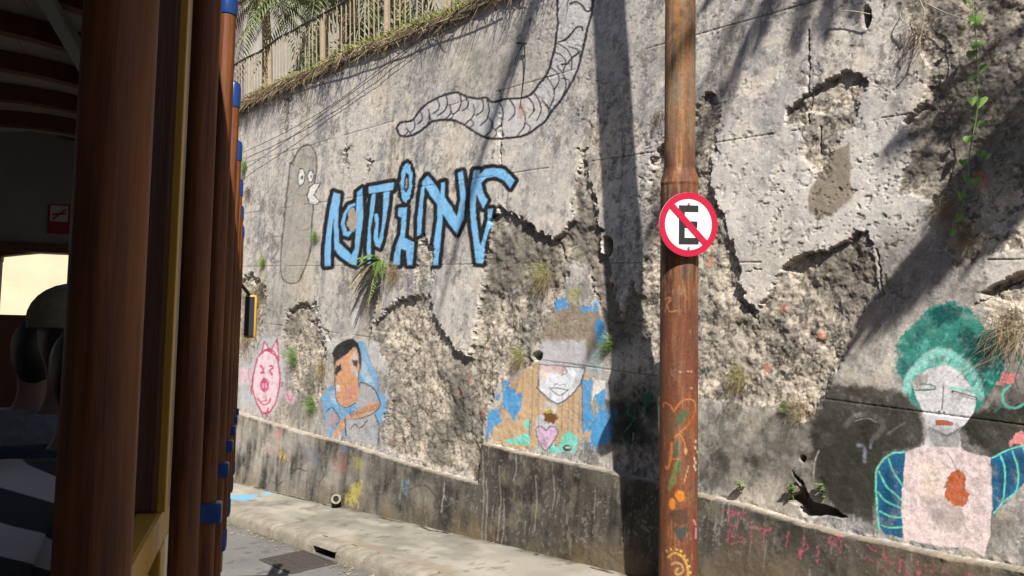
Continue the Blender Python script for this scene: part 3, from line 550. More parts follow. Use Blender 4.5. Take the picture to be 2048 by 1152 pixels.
for P, c_ in ((q(1450,170, 1560,110, 1660,140, 1600,230, 1480,260), C(16, 74, 74)), (q(1660,270, 1790,300, 1850,400, 1790,500, 1700,460), C(20, 84, 80)), (q(1260,470, 1330,450, 1340,540, 1290,570), C(40, 110, 112))): A.fill(P, c_, KH, al=.6, soft=10, rough=4)
A.line(q(1300,640, 1345,530, 1470,425, 1570,415, 1690,490, 1760,600, 1775,690), 13, C(150, 220, 208), KH, al=.85, soft=4)
A.line(q(1290,600, 1350,490, 1470,395, 1580,390), 5, C(190, 220, 216), KH, al=.5, soft=3)
for (x, y) in ((940, 420), (1000, 440), (1060, 450), (1110, 440)): A.line(q(x, y, x + 30, y + 4, x + 30, y + 40, x, y + 44, x, y + 80), 2.4, C(150, 146, 138), k, al=.6, soft=2)
# scratched pink writing on the plinth, colour smears
k = newpart('pink_scrawl', 'scratched pink writing on the plinth'); q8 = crop(1400, 788, 0.3164); PS = C(196, 96, 120)
for P in (q8(180,740, 330,740, 240,760, 235,830), q8(240,740, 320,760, 240,860, 330,930, 225,930, 220,850), q8(380,800, 370,920), q8(380,850, 440,840, 430,880), q8(450,860, 445,970), q8(450,870, 490,840), q8(600,870, 590,960), q8(690,900, 680,1040), q8(690,910, 720,960, 660,1030), q8(780,950, 790,1050), q8(860,900, 940,890, 850,940), q8(900,930, 970,1030), q8(940,890, 940,960), q8(1120,950, 1160,980), q8(1110,1040, 1210,1080, 1200,1150), q8(1210,1010, 1260,1070), q8(1300,1030, 1310,1130), q8(1300,1040, 1370,1090, 1330,1130), q8(1420,1040, 1440,1150), q8(1500,1070, 1520,1110), q8(1730,1120, 1790,1140), q8(1600,1090, 1640,1140)):
    A.line(P, 2.6, PS, k, al=.75, chip=.54, rough=1.6, soft=1.3)
k = newpart('colour_smears', 'yellow, blue and red smears on the light plinth'); q9 = crop(440, 864, 0.25)
for P, c_, a_ in ((q9(1040,520, 1130,400, 1190,380, 1190,500, 1130,600, 1050,560), C(206, 190, 96), .75), (q9(1100,180, 1180,200, 1200,330, 1120,300), C(170, 160, 100), .5), (q9(1480,440, 1550,380, 1570,460, 1530,500), C(140, 170, 192), .6), (q9(950,180, 1050,170, 1060,350, 980,340), C(150, 104, 92), .55), (q9(700,100, 820,120, 860,260, 740,240), C(104, 116, 130), .5), (q9(1020,110, 1090,130, 1080,190), C(116, 134, 170), .6), (q9(520,90, 545,90, 540,170, 580,180, 560,250, 520,200), C(218, 184, 104), .85), (q9(490,0, 525,0, 520,45, 500,40), C(214, 120, 120), .9), (q9(450,130, 480,120, 470,180), C(226, 160, 160), .7), (q9(570,70, 600,70, 590,110), C(130, 180, 176), .8), (q9(390,60, 450,40, 440,180, 380,160), C(214, 196, 184), .7)):
    A.fill(P, c_, k, al=a_, soft=3, rough=2.5, chip=.12)
for P in (q9(610,330, 660,290, 740,310), q9(1570,460, 1650,420, 1720,440, 1780,530, 1810,680, 1800,760), q9(460,390, 500,420, 550,390), q9(850,400, 880,340, 860,280)): A.line(P, 3, C(70, 68, 64), k, al=.8)
for P in (q9(1850,400, 1835,500, 1820,640), q9(1840,500, 1860,540)): A.line(P, 1.6, C(190, 184, 172), k)
A.block[:] = False
# white drips under the left ledge
for x, y0, y1 in ((960, 945, 965), (978, 900, 1120), (1012, 930, 1080), (1020, 1000, 1085), (1085, 950, 1060), (1120, 950, 1020), (930, 930, 950), (985, 960, 1110), (1045, 905, 960)):
    A.line([(x, y0), (x + 2, (y0 + y1) / 2), (x - 3, y1)], 2.2, C(172, 166, 156), None, al=.55, chip=.42)
# years of sun and rain on the paint
old = (part >= 3)
wear = np.clip(.10 + .7 * sstep(.04, .22, fbm(*rt(17, 0, 44), 4, .65, True) + .4 * n_streak2) + .25 * sstep(.1, .2, spk), 0, .8) * old
for i, nme in PARTN.items():
    wear = np.where(part == i, wear * {'blue_letter': .35, 'painted_worm': .25, 'painted_ghost_figure': .35, 'painted_teal_haired_woman': .5, 'painted_pig': .6, 'painted_man': .7, 'painted_veiled_face': .45}.get(nme, 1.0), wear)
wear = wear * (.12 + .88 * sstep(.02, .10, col.mean(-1)))
col[:] = mixc(col, col0, wear)
col[:] = mixc(col, col * .62, old * sstep(.06, .24, fbm(*rt(10, 0, 81), 4, .6, True)) * .55)
col[:] = np.clip(col, 0.004, 0.85)

nout = MW - BATTER * UP; nout = -nout / np.linalg.norm(nout)
pos = P0 + nout * hgt[..., None]
M_WALL = attr_mat('weathered_wall'); M_RUB = attr_mat('bare_rubble', grain=0.45, gscale=120, bump=0.6, bscale=140)
wall = empty('retaining_wall', wpos(4.0, zbase(4.0)), 'tall battered retaining wall of peeling plaster covered in street art', 'wall')
pos_l = pos - np.array(wall.location)
fpart = part[:-1, :-1]
# plinth joins are decided by the lower edge so that the ledge belongs to it
for i, nme in PARTN.items():
    o = grid_part(nme, pos_l, col, fpart == i, M_RUB if i == 1 else M_WALL, wall, True)
    if o: o['label'] = PLAB[i]
# ------------------------------------------------------------------ pavement, kerb, road
def attr_grid(name, pos, col, mat_, parent=None, smooth=True):
    return grid_part(name, pos, col, np.ones((pos.shape[0] - 1, pos.shape[1] - 1), bool), mat_, parent, smooth)
M_PAVE = attr_mat('worn_concrete', grain=0.14, gscale=70, bump=0.25, bscale=120)
M_ROAD = attr_mat('old_asphalt', grain=0.35, gscale=160, bump=0.5, bscale=190)
KERB_W = 1.05
ps = np.concatenate([np.linspace(22, 13, 20), np.linspace(12.9, 3.2, 420), np.linspace(3.1, -8, 30)]); pw = np.linspace(-0.1, KERB_W, 60)
S2, W2g = np.meshgrid(ps, pw, indexing='ij')
pz = 0.008 * fbm(S2 * 1.3, W2g * 1.3, 3) + 0.003 * fbm(S2 * 12, W2g * 12, 3)
wfoot = 0.0335 + 0.01154 * S2
crackw = np.abs(W2g - wfoot - 0.035 - 0.07 * fbm(S2 * 4, S2 * 0, 4))
pz -= 0.015 * sstep(0.016, 0.004, crackw) * (fbm(S2 * 2.2, S2 * 0 + 5, 3) > -0.03)
pp = DW * S2[..., None] + MW * (DIST - W2g)[..., None] + UP * (GC + GSL * S2 + pz + EYE)[..., None]
g_ = lambda r, g, b: lin((r, g, b)) / 2.1                       # sunlit level ground is brighter than the wall
pcx = np.broadcast_to(g_(196, 189, 174), S2.shape + (3,)).copy()
pcx = mixc(pcx, g_(162, 157, 146), np.clip(0.35 + 2.8 * fbm(S2 * 1.2, W2g * 2.4, 4), 0, 1)); pcx = mixc(pcx, g_(218, 210, 194), np.clip(3 * fbm(S2 * 2 + 50, W2g * 5, 4), 0, 0.7))
pcx = mixc(pcx, g_(120, 112, 98), sstep(0.12, 0.0, W2g - wfoot) * np.clip(0.6 + 3 * fbm(S2 * 6, W2g * 6, 3), 0, 1)); pcx = mixc(pcx, g_(44, 40, 34), sstep(0.024, 0.008, crackw) * (fbm(S2 * 2.2, S2 * 0 + 5, 3) > -0.03))
pcx = mixc(pcx, g_(120, 112, 100), sstep(.1, .24, fbm(S2 * 6 + 9, W2g * 6, 5, .65)) * .55)
pcx = mixc(pcx, g_(184, 164, 140), sstep(0.85, 1.05, W2g) * np.clip(0.3 + 3 * fbm(S2 * 3, W2g * 3, 3), 0, 0.8))
XP, YP = proj(pp); PA = Paint(XP, YP, pcx, np.zeros(XP.shape, int)); PA.wx = 8 * fbm(S2 * 9, W2g * 9, 3); PA.wy = 4 * fbm(S2 * 9 + 20, W2g * 9, 3)
PA.fill([(440, 988), (470, 990), (500, 989), (518, 991), (508, 997), (488, 1002), (465, 999), (440, 996)], g_(146, 208, 240), soft=2); PA.fill([(522, 985), (540, 983), (545, 988), (530, 991)], g_(160, 212, 238), soft=2)
pav = attr_grid('pavement', pp, pcx, M_PAVE); tag(pav, kind='structure')

ROAD_DZ = -0.13
rs = np.concatenate([np.linspace(60, 13, 24), np.linspace(12.8, 4, 260), np.linspace(3.8, -40, 30)]); rw = np.concatenate([np.linspace(1.18, 3.2, 90), np.linspace(3.3, 6, 40), np.linspace(6.5, 60, 24)])
S3, W3 = np.meshgrid(rs, rw, indexing='ij')
rz = 0.012 * fbm(S3 * 0.9, W3 * 0.9, 3) + 0.004 * fbm(S3 * 9, W3 * 9, 3) + ROAD_DZ
gs0, gs1, gw0, gw1 = 7.74, 8.52, 1.30, 1.72                   # the drain grate lies here
rp = DW * S3[..., None] + MW * (DIST - W3)[..., None] + UP * (GC + GSL * S3 + rz + EYE)[..., None]
rcx = np.broadcast_to(g_(134, 133, 133), S3.shape + (3,)).copy()
rcx = mixc(rcx, g_(152, 150, 148), np.clip(0.4 + 3 * fbm(S3 * 1.1, W3 * 1.1, 4), 0, 1)); rcx = mixc(rcx, g_(124, 116, 102), sstep(1.42, 1.24, W3) * np.clip(0.7 + 3 * fbm(S3 * 5, W3 * 5, 3), 0, 1)); rcx = mixc(rcx, g_(110, 108, 106), sstep(0.14, 0.24, fbm(S3 * 7, W3 * 7, 4)) * 0.6)
mask = np.ones((len(rs) - 1, len(rw) - 1), bool)
cs = 0.5 * (rs[1:] + rs[:-1])[:, None]; cw = 0.5 * (rw[1:] + rw[:-1])[None]
mask &= ~((cs > gs0 + 0.02) & (cs < gs1 - 0.02) & (cw > gw0 + 0.02) & (cw < gw1 - 0.02))
tag(grid_part('road', rp, rcx, mask, M_ROAD, None, True), kind='structure')

M_KERB = mat('kerb_granite', lin((150, 142, 128)) / 2.1, rough=.9, scale=7, bump=.8, bscale=40, col2=lin((204, 194, 174)) / 2.1)
M_BLACK = mat('drain_dark', (0.012, 0.011, 0.01), rough=.95, bump=0)
M_IRON = mat('cast_iron', (0.06, 0.052, 0.045), rough=.8, scale=40, metal=0.2)
kerb = empty('kerb', ground(8, 1.15)); tag(kerb, kind='structure')
kl = np.array(kerb.location)
def kerb_stone(s0, s1, inlet=None):
    m = MB(); prof = [(1.035, -0.3), (1.035, 0.004), (1.06, 0.012), (1.16, 0.006), (1.205, -0.012), (1.232, -0.05), (1.25, ROAD_DZ - 0.05), (1.255, -0.3)]
    n = max(2, int((s1 - s0) / 0.06)); ss = np.linspace(s0 + 0.009, s1 - 0.009, n); vs = []
    for j, s in enumerate(ss):
        for (w, z) in prof:
            e = 0.02 if j in (0, n - 1) and z > -0.1 else 0
            vs.append(ground(s, w + 0.012 * fbm(np.array(s * 5.), np.array(w * 9 + z * 9), 3) * 1.4, z - e * 0.7 + 0.008 * fbm(np.array(s * 6. + 8), np.array(w * 11.), 3)) - kl)
    k = len(prof); fs = [(i * k + a, i * k + (a + 1) % k, (i + 1) * k + (a + 1) % k, (i + 1) * k + a) for i in range(n - 1) for a in range(k)]
    fs += [tuple(range(k - 1, -1, -1)), tuple((n - 1) * k + a for a in range(k))]
    return m.add(vs, fs)
s = -6.0
while s < 20:
    L = random.uniform(0.85, 1.15)
    if s < 7.72 < s + L or s >= 7.7 and s < 7.8: L = 7.72 - s
    if abs(s - 7.72) < 1e-6:                                    # drain inlet stone: a lintel on two cheeks
        m = kerb_stone(7.72, 7.84); m2 = kerb_stone(8.36, 8.5); o = m.add(m2.v, m2.f)
        for a, b in ((7.845, 8.355),):
            q = [ground(x, w, z) - kl for x in (a, b) for (w, z) in ((1.035, -0.045), (1.035, 0.006), (1.16, 0.014), (1.215, -0.008), (1.24, -0.045))]
            o.add(q, [(0, 1, 6, 5), (1, 2, 7, 6), (2, 3, 8, 7), (3, 4, 9, 8), (4, 0, 5, 9), (0, 4, 3, 2, 1), (5, 6, 7, 8, 9)])
        o.build('kerb_stone', M_KERB, kerb)['label'] = 'kerb stone with the open drain inlet'
        c = MB()
        c.add([ground(x, w, z) - kl for x in (7.83, 8.37) for (w, z) in ((1.04, -0.40), (1.04, -0.05), (1.10, -0.05), (1.10, -0.40))], [(0, 1, 5, 4), (1, 2, 6, 5), (2, 3, 7, 6), (3, 0, 4, 7)])
        c.build('drain_pit', M_BLACK, kerb); s = 8.5; continue
    kerb_stone(s, s + L).build('kerb_stone', M_KERB, kerb, smooth=True); s += L
grate = empty('drain_grate', ground(8.1, 1.5, ROAD_DZ), 'rusty iron drain grate in the gutter below the kerb inlet', 'drain grate'); gl = np.array(grate.location)
def gbox(s0, s1, w0, w1, z0, z1):
    return MB().add([ground(a, b, c) - gl for a in (s0, s1) for b in (w0, w1) for c in (z0, z1)], [(0, 1, 3, 2), (4, 6, 7, 5), (0, 4, 5, 1), (2, 3, 7, 6), (0, 2, 6, 4), (1, 5, 7, 3)])
fr = gbox(gs0 - .03, gs1 + .03, gw0 - .03, gw0, ROAD_DZ - .05, ROAD_DZ + .012)
for a in ((gs0 - .03, gs1 + .03, gw1, gw1 + .03), (gs0 - .03, gs0, gw0, gw1), (gs1, gs1 + .03, gw0, gw1)):
    b = gbox(*a, ROAD_DZ - .05, ROAD_DZ + .010); fr.add(b.v, b.f)
fr.build('frame', M_IRON, grate)
for j in range(11):
    a = gs0 + 0.035 + j * (gs1 - gs0 - 0.07) / 10; gbox(a - .016, a + .016, gw0 - .002, gw1 + .002, ROAD_DZ - .05, ROAD_DZ + .006).build('bar', M_IRON, grate)
for j in range(3):
    b = gw0 + .1 + j * .11; gbox(gs0, gs1, b - .012, b + .012, ROAD_DZ - .045, ROAD_DZ + .002).build('cross_bar', M_IRON, grate)
gbox(gs0 - .02, gs1 + .02, gw0 - .02, gw1 + .02, ROAD_DZ - .5, ROAD_DZ - .49).build('pit_floor', M_BLACK, grate)

# ------------------------------------------------------------------ steel pole with street art, and the sign
PX_, PY_ = 1.18, 6.0
psn = np.array([PX_, PY_, 0.0]); zg = GC + GSL * (psn @ DW)
zz = np.concatenate([np.linspace(zg - 0.05, -1.95, 60), np.linspace(-1.945, 2.0, 760), np.linspace(2.05, 5.2, 40)])
an = np.linspace(0, 2 * math.pi, 97)
Zp, Ap = np.meshgrid(zz, an, indexing='ij')
zs = (540 - 350) / F * 6.0
rad = np.where(Zp < zs, 0.132, 0.109); t_ = np.clip((zs + 0.05 - Zp) / 0.10, 0, 1); rad = 0.109 + 0.023 * (t_ * t_ * (3 - 2 * t_)) - 0.002 * Zp
rad = rad + 0.0016 * fbm(Ap * 3, Zp * 6, 3) + 0.004 * sstep(0.02, 0.0, np.abs(Zp - zs + .06))
pb = np.stack([PX_ + rad * np.cos(Ap), PY_ + rad * np.sin(Ap), Zp + EYE], -1)
XQ, YQ = proj(pb); dome = (np.cos(Ap) * PX_ + np.sin(Ap) * PY_) < 0           # the side towards the street
XQ = np.where(dome, XQ, -9999.0)
nn = lambda a, b, o=0, k=4: fbm(np.cos(Ap) * a + o, np.sin(Ap) * a + Zp * b + o, k)
st1 = fbm(Ap * 9, Zp * 1.1, 4); st2 = fbm(Ap * 4 + 9, Zp * 4, 4); st3 = fbm(Ap * 22 + 9, Zp * 2.5, 3)
kc = lambda r, g, b: lin((r, g, b)) / 2.2
qc = np.broadcast_to(kc(164, 104, 68), Zp.shape + (3,)).copy()
qc = mixc(qc, kc(112, 64, 46), np.clip(0.45 + 2.6 * st1 + 1.4 * st2, 0, 1)); qc = mixc(qc, kc(216, 150, 92), np.clip(2.6 * st3 + 1.2 * st1 - .1, 0, .8)); qc = mixc(qc, kc(90, 52, 38), sstep(.1, .3, st2 + .4 * st3) * .7)
qc = mixc(qc, kc(92, 64, 54), sstep(.02, .16, fbm(Ap * 2.2 + 3, Zp * 2.6, 4)) * .65); qc = mixc(qc, kc(206, 170, 128), sstep(.1, .2, fbm(Ap * 6 + 40, Zp * 7, 4, .6)) * .5); qc = mixc(qc, kc(128, 118, 108), sstep(.12, .24, fbm(Ap * 3 + 70, Zp * 3, 4, .6)) * .5)
qc = mixc(qc, kc(206, 152, 92), sstep(zs - .05, zs + .5, Zp) * np.clip(.55 + 2 * st1, 0, .85)); qc = mixc(qc, kc(140, 138, 128), sstep(.3, -.5, np.cos(Ap - 5.2) * -1) * sstep(zs, zs + .3, Zp) * np.clip(.25 + 2.0 * st2, 0, .7))
qc = mixc(qc, kc(142, 82, 56), sstep(0.1, -.6, Zp) * np.clip(.6 + 2 * st2, 0, .8))
QP = Paint(XQ, YQ, qc, np.zeros(XQ.shape, int)); QP.wx = 5 * fbm(Ap * 14, Zp * 14, 3); QP.wy = 5 * fbm(Ap * 14 + 30, Zp * 14, 3); QP.chip = fbm(Ap * 20, Zp * 20, 3) + .5
h3 = crop(900, 576, .25); h4 = crop(900, 864, .25)
ORG = kc(226, 150, 84)
QP.line(h3(1790,990, 1760,940, 1715,915, 1705,950), 2.2, ORG); QP.line(h3(1790,990, 1840,920, 1900,890, 1950,905, 1965,970, 1930,1060, 1860,1140, 1800,1190), 2.4, ORG)
QP.fill(h3(1800,1060, 1840,1000, 1890,970, 1905,1010, 1870,1060, 1820,1110), kc(88, 116, 78), soft=2, rough=2); QP.fill(h3(1740,1000, 1770,1010, 1800,1100, 1790,1180, 1750,1190), kc(110, 96, 62), al=.8, soft=3, rough=2); QP.fill(h3(1905,1000, 1960,960, 1975,1100, 1880,1180), kc(168, 92, 50), al=.6, soft=3)
QP.line(h3(1760,70, 1740,130, 1720,190), 2.2, kc(216, 140, 100)); QP.line(h3(1715,90, 1760,75, 1765,100, 1730,130), 2, kc(216, 140, 100)); QP.line(h3(1735,140, 1760,190, 1810,180), 2.4, kc(222, 150, 104))
QP.fill(h4(1790,100, 1830,60, 1825,200, 1790,210), kc(84, 108, 84), al=.9, soft=2); QP.fill(h4(1800,240, 1840,215, 1840,300, 1800,420, 1755,480, 1740,440, 1780,340), kc(130, 140, 74), soft=2, rough=2); QP.fill(h4(1825,250, 1840,240, 1830,340, 1810,380), kc(80, 110, 90), soft=2)
QP.line(h4(1775,90, 1770,180, 1745,290, 1730,280), 4, kc(226, 140, 70), soft=2); QP.line(h4(1780,215, 1840,218), 2, kc(226, 140, 70)); QP.line(h4(1840,20, 1880,90, 1885,180), 2.2, ORG); QP.line(h4(1910,270, 1890,340, 1870,410), 2, kc(230, 180, 110)); QP.ell(*h4(1886,150)[0], 3, 7, kc(236, 180, 110))
QP.ell(*h4(1840,510)[0], 9, 12, kc(240, 150, 50), ang=-.3); QP.ell(*h4(1778,575)[0], 6.5, 12, kc(240, 152, 50))
QP.fill(h4(1745,650, 1830,620, 1900,600, 1900,720, 1850,750, 1790,720), kc(92, 70, 58), al=.8, soft=3); QP.fill(h4(1790,770, 1820,750, 1850,770, 1890,745, 1905,780, 1880,840, 1845,885, 1810,840), kc(84, 88, 80), soft=2)
QP.line(h4(1950,705, 1965,740), 4, kc(236, 150, 170)); QP.line(h4(1968,770, 1965,850), 4, kc(236, 150, 170))
for i_, (x, y) in enumerate(((1967, 75), (1963, 125), (1980, 160), (1955, 215), (1965, 245), (1955, 275), (1965, 300))): QP.ell(*h4(x, y)[0], 2, 3.6, kc(238, 214, 190))
YEL = kc(226, 184, 92)
QP.line(h4(1745,1000, 1790,970, 1850,990, 1890,1050, 1905,1120, 1895,1200), 4.5, YEL); QP.line(h4(1775,1060, 1800,1045, 1850,1060, 1865,1110, 1830,1140, 1805,1130, 1810,1100, 1825,1090), 4, kc(206, 174, 110))
for x, y in ((1735, 950), (1768, 938), (1816, 940), (1848, 955), (1875, 990), (1900, 1025), (1918, 1075), (1922, 1125)): QP.ell(*h4(x, y)[0], 2.2, 3, kc(236, 196, 120))
for x, y in ((1842, 672), (1905, 668), (1932, 670), (1932, 800)): QP.ell(*h3(x, y)[0], 2, 2, kc(240, 190, 160))
M_POLE = attr_mat('rusted_pole', rough=.72, grain=.35, gscale=45, bump=.3, bscale=90, spec=.3)
pole = empty('utility_pole', (PX_, PY_, zg + EYE), 'rusty steel utility pole with painted hearts and swirls near its foot', 'pole')
plc = np.array(pole.location)
attr_grid('shaft', (pb - plc)[:, ::-1], qc[:, ::-1], M_POLE, pole)
MB().tube([(0, 0, 7.55), (0, 0, 7.6)], .12, 24).build('top_cap', M_IRON, pole)

SD = ray(1377, 449); sgc = SD * (5.83 / SD[1]); R_S = 60.5 / F * 5.83 * 1.06
sn = np.array([0.257, -0.966, 0.0]); sr = np.array([0.966, 0.257, 0.0])
M_RED = mat('sign_red', lin((226, 34, 76)) / 2.0, rough=.35, var=.06, bump=0.02); M_WHITE = mat('sign_white', (0.60, 0.60, 0.60), rough=.4, var=.1, scale=14, bump=0.02); M_INK = mat('sign_black', (0.018, 0.018, 0.02), rough=.45, var=.1, bump=0)
M_GALV = mat('galvanised', (0.35, 0.35, 0.34), rough=.5, metal=.6)
sign = empty('traffic_sign', sgc + UP * EYE, 'round red and white no parking sign with struck black E', 'traffic sign')
def disc(r0, r1, d0, d1, n=72):
    m = MB(); vs = []
    for d in (d0, d1):
        for r in (r0, r1):
            vs += [sr * r * math.cos(2 * math.pi * i / n) + UP * r * math.sin(2 * math.pi * i / n) + sn * d for i in range(n)]
    fs = []
    for i in range(n):
        j = (i + 1) % n
        fs += [(i, j, n + j, n + i), (2 * n + i, 3 * n + i, 3 * n + j, 2 * n + j), (n + i, n + j, 3 * n + j, 3 * n + i)]
    return m.add(vs, fs)
disc(0.0001, R_S, -0.002, 0.0, 72).build('plate', M_WHITE, sign)
disc(R_S * .80, R_S * .998, 0.001, 0.0025).build('red_ring', M_RED, sign)
u = R_S / 60.5
E_ = [(-20, 36), (20, 36), (20, 24), (-8, 24), (-8, 6), (17, 6), (17, -6), (-8, -6), (-8, -25), (22, -25), (22, -37), (-20, -37)]
fxy = lambda x, y, d: sr * x + UP * y + sn * d
E1 = MB()
for a, b, c, d in ((-20, -8, -37, 36), (-8, 20, 24, 36), (-8, 18, -6, 6), (-8, 21, -37, -25)):
    E1.prism([(a * u, c * u), (b * u, c * u), (b * u, d * u), (a * u, d * u)], fxy, 0.001, 0.003)
E1.build('letter', M_INK, sign)
dg = MB(); w_ = 6.2 * u; r_ = R_S * .81
dg.prism([(-r_ * .707 - w_ * .707, r_ * .707 - w_ * .707), (r_ * .707 - w_ * .707, -r_ * .707 - w_ * .707), (r_ * .707 + w_ * .707, -r_ * .707 + w_ * .707), (-r_ * .707 + w_ * .707, r_ * .707 + w_ * .707)], fxy, 0.0015, 0.0042)
dg.build('diagonal_bar', M_RED, sign)
for zb_ in (39 * u, -44 * u): MB().tube([sr * 0 + UP * zb_ + sn * .002, UP * zb_ + sn * .009], .009, 8).build('bolt', M_GALV, sign)
MB().box(-sn * .02 + UP * .0, (.03, .03, .28)).build('bracket', M_GALV, sign)
# ------------------------------------------------------------------ the tram
ta = np.array([(495 - 1024) / F, 1.0, -(720 - 540) / F]); ta /= np.linalg.norm(ta)
tb = np.array([0.045, 0, 1.0]); tb -= ta * (tb @ ta); tb /= np.linalg.norm(tb); tcx = np.cross(ta, tb)
TM = Matrix(((tcx[0], ta[0], tb[0], 0), (tcx[1], ta[1], tb[1], 0), (tcx[2], ta[2], tb[2], EYE), (0, 0, 0, 1)))    # tram axes: right, forward, up
def tmat(c, a, b, rz=0.0): return TM @ Matrix.Translation((c, a, b)) @ Matrix.Rotation(rz, 4, 'Z')
M_WOOD = mat('varnished_wood', lin((112, 54, 28)) / 3.5, rough=.55, spec=.25, scale=6, bump=.12, bscale=30, col2=lin((220, 132, 66)) / 3.5, stretch=(14, 14, .8), coat=.0)
M_DWOOD = mat('dark_wood', lin((104, 62, 44)) / 2.0, rough=.5, scale=5, bump=.15, bscale=25, col2=lin((128, 78, 54)) / 2.0, stretch=(10, 10, .8))
M_YEL = mat('yellow_paint', lin((226, 172, 58)) / 1.8, rough=.45, var=.12, scale=8, bump=.05); M_CREAM = mat('cream_paint', (.55, .5, .38), rough=.6, var=.1, scale=6)
M_BLUE = mat('blue_ferrule', lin((34, 76, 150)) / 2.1, rough=.3, var=.08, scale=20, bump=0.02); M_CEIL = mat('ceiling_paint', (.20, .19, .165), rough=.7, var=.1, scale=5); M_PANEL = mat('panel_grey', (.16, .165, .16), rough=.7, var=.1, scale=5)
M_PANELC = mat('side_panel_paint', (.62, .56, .44), rough=.6, var=.1, scale=6); M_FLOOR = mat('tram_floor', (.08, .065, .05), rough=.8)
M_GLASSD = mat('mirror_glass', (.03, .03, .035), rough=.08, var=.05, bump=0, spec=.8)
tram = empty('open_tram', (0, 0, 0), 'open sided wooden tram with rows of round handrails and yellow trim', 'tram'); tram.matrix_world = TM
HS, H0A, HC = 0.757, 1.263, -0.075
B0, B1 = -0.66, 0.80
hm = MB().tube([(0, 0, z) for z in np.linspace(B0, B1, 14)], .0195, 20).mesh('handrail', M_WOOD, True)
prof = [(B1 - .006, .0215), (B1 + .0, .0228), (B1 + .055, .0228), (B1 + .072, .019), (B1 + .08, .008)]
cm = MB().tube([(0, 0, z) for z, r in prof], [r for z, r in prof], 18).mesh('end_cap', M_BLUE, True)
prof2 = [(B0 + .006, .0215), (B0, .0228), (B0 - .055, .0228), (B0 - .072, .019), (B0 - .08, .008)]
cm2 = MB().tube([(0, 0, z) for z, r in prof2], [r for z, r in prof2], 18).mesh('end_cap', M_BLUE, True)
clm = MB().box((.006, 0, -.335), (.052, .05, .044)).mesh('clamp', M_BLUE, True, bevel=.006)
arm_m = MB().box((-.05, .045, 0), (.06, .03, .03)).mesh('bracket_arm', M_BLUE, True, bevel=.004)
plm = MB().box((-.085, .105, .39), (.085, .07, 1.22)).mesh('pillar', M_DWOOD, False, bevel=.006)
trm = MB().box((-.037, .105, .39), (.012, .062, 1.22)).mesh('trim', M_YEL, False, bevel=.002)
edm = MB().box((-.0295, .132, .39), (.004, .012, 1.22)).mesh('trim_edge', M_CREAM)
for k_ in range(-1, 7):
    a_ = H0A + HS * k_
    h = put('handrail', hm, tram, Matrix.Translation((HC, a_, 0))); put('end_cap', cm, h); put('end_cap', cm2, h); put('clamp', clm, h)
    for zb_ in (.62, -.5): put('bracket_arm', arm_m, h, Matrix.Translation((0, 0, zb_)))
    if k_ >= 0:
        p_ = put('pillar', plm, tram, Matrix.Translation((HC, a_, 0))); put('trim', trm, p_); put('trim_edge', edm, p_)
A0, A1, CL = -3.2, 5.45, -2.15
ROOF_C, ROOF_B = -0.150, 1.0
# roof: arched boards outside, ribs inside
def arch(c): t = (c - ROOF_C) / (CL - ROOF_C); return ROOF_B + 0.24 * (1 - (2 * t - 1) ** 2)
cc = np.linspace(ROOF_C, CL, 17)
for j in range(16):
    c0, c1 = cc[j], cc[j + 1]; g = .004
    m = MB().add([(c, a, arch(c) + d) for c in (c0 - (0 if j == 0 else g * -0), c1 + g) for a in (A0, A1) for d in (0, .035)], [(0, 1, 3, 2), (4, 6, 7, 5), (0, 4, 5, 1), (2, 3, 7, 6), (0, 2, 6, 4), (1, 5, 7, 3)])
    m.build('roof_board', M_CEIL, tram)
for a_ in np.arange(-2.9, 5.3, 0.48):
    m = MB()
    for j in range(16):
        c0, c1 = cc[j], cc[j + 1]
        m.add([(c, a, arch(c) + d) for c in (c0, c1) for a in (a_ - .03, a_ + .03) for d in (-.075, -.002)], [(0, 1, 3, 2), (4, 6, 7, 5), (0, 4, 5, 1), (2, 3, 7, 6)] + ([(0, 2, 6, 4)]) + [(1, 5, 7, 3)])
    m.build('roof_rib', M_DWOOD, tram)
MB().box((ROOF_C - .03, (A0 + A1) / 2, ROOF_B - .07), (.06, A1 - A0, .12)).build('roof_beam', M_DWOOD, tram, bevel=.006)
MB().box((CL + .04, (A0 + A1) / 2, ROOF_B - .07), (.08, A1 - A0, .12)).build('roof_beam', M_DWOOD, tram, bevel=.006)
MB().box((-.62, (A0 + 5) / 2, ROOF_B + .085), (.045, 5 - A0, .05)).build('ceiling_rail', M_PANEL, tram, bevel=.004)
MB().box((-1.66, (A0 + 5) / 2, ROOF_B + .085), (.045, 5 - A0, .05)).build('ceiling_rail', M_PANEL, tram, bevel=.004)
for j in range(12):                                            # floor boards
    MB().box((-.20 - j * .163, (A0 + A1) / 2, -1.22), (.158, A1 - A0, .04)).build('floor_board', M_FLOOR, tram)
MB().box((-.125, (A0 + A1) / 2, -1.32), (.03, A1 - A0, .22)).build('side_sill', M_YEL, tram, bevel=.005)
MB().box((CL + .03, (A0 + A1) / 2, -1.32), (.03, A1 - A0, .22)).build('side_sill', M_YEL, tram, bevel=.005)
for a_ in np.arange(-2.4, 7, 0.757 * 2): MB().box((CL + .05, a_, -.12), (.08, .08, 2.15)).build('pillar', M_DWOOD, tram, bevel=.006)
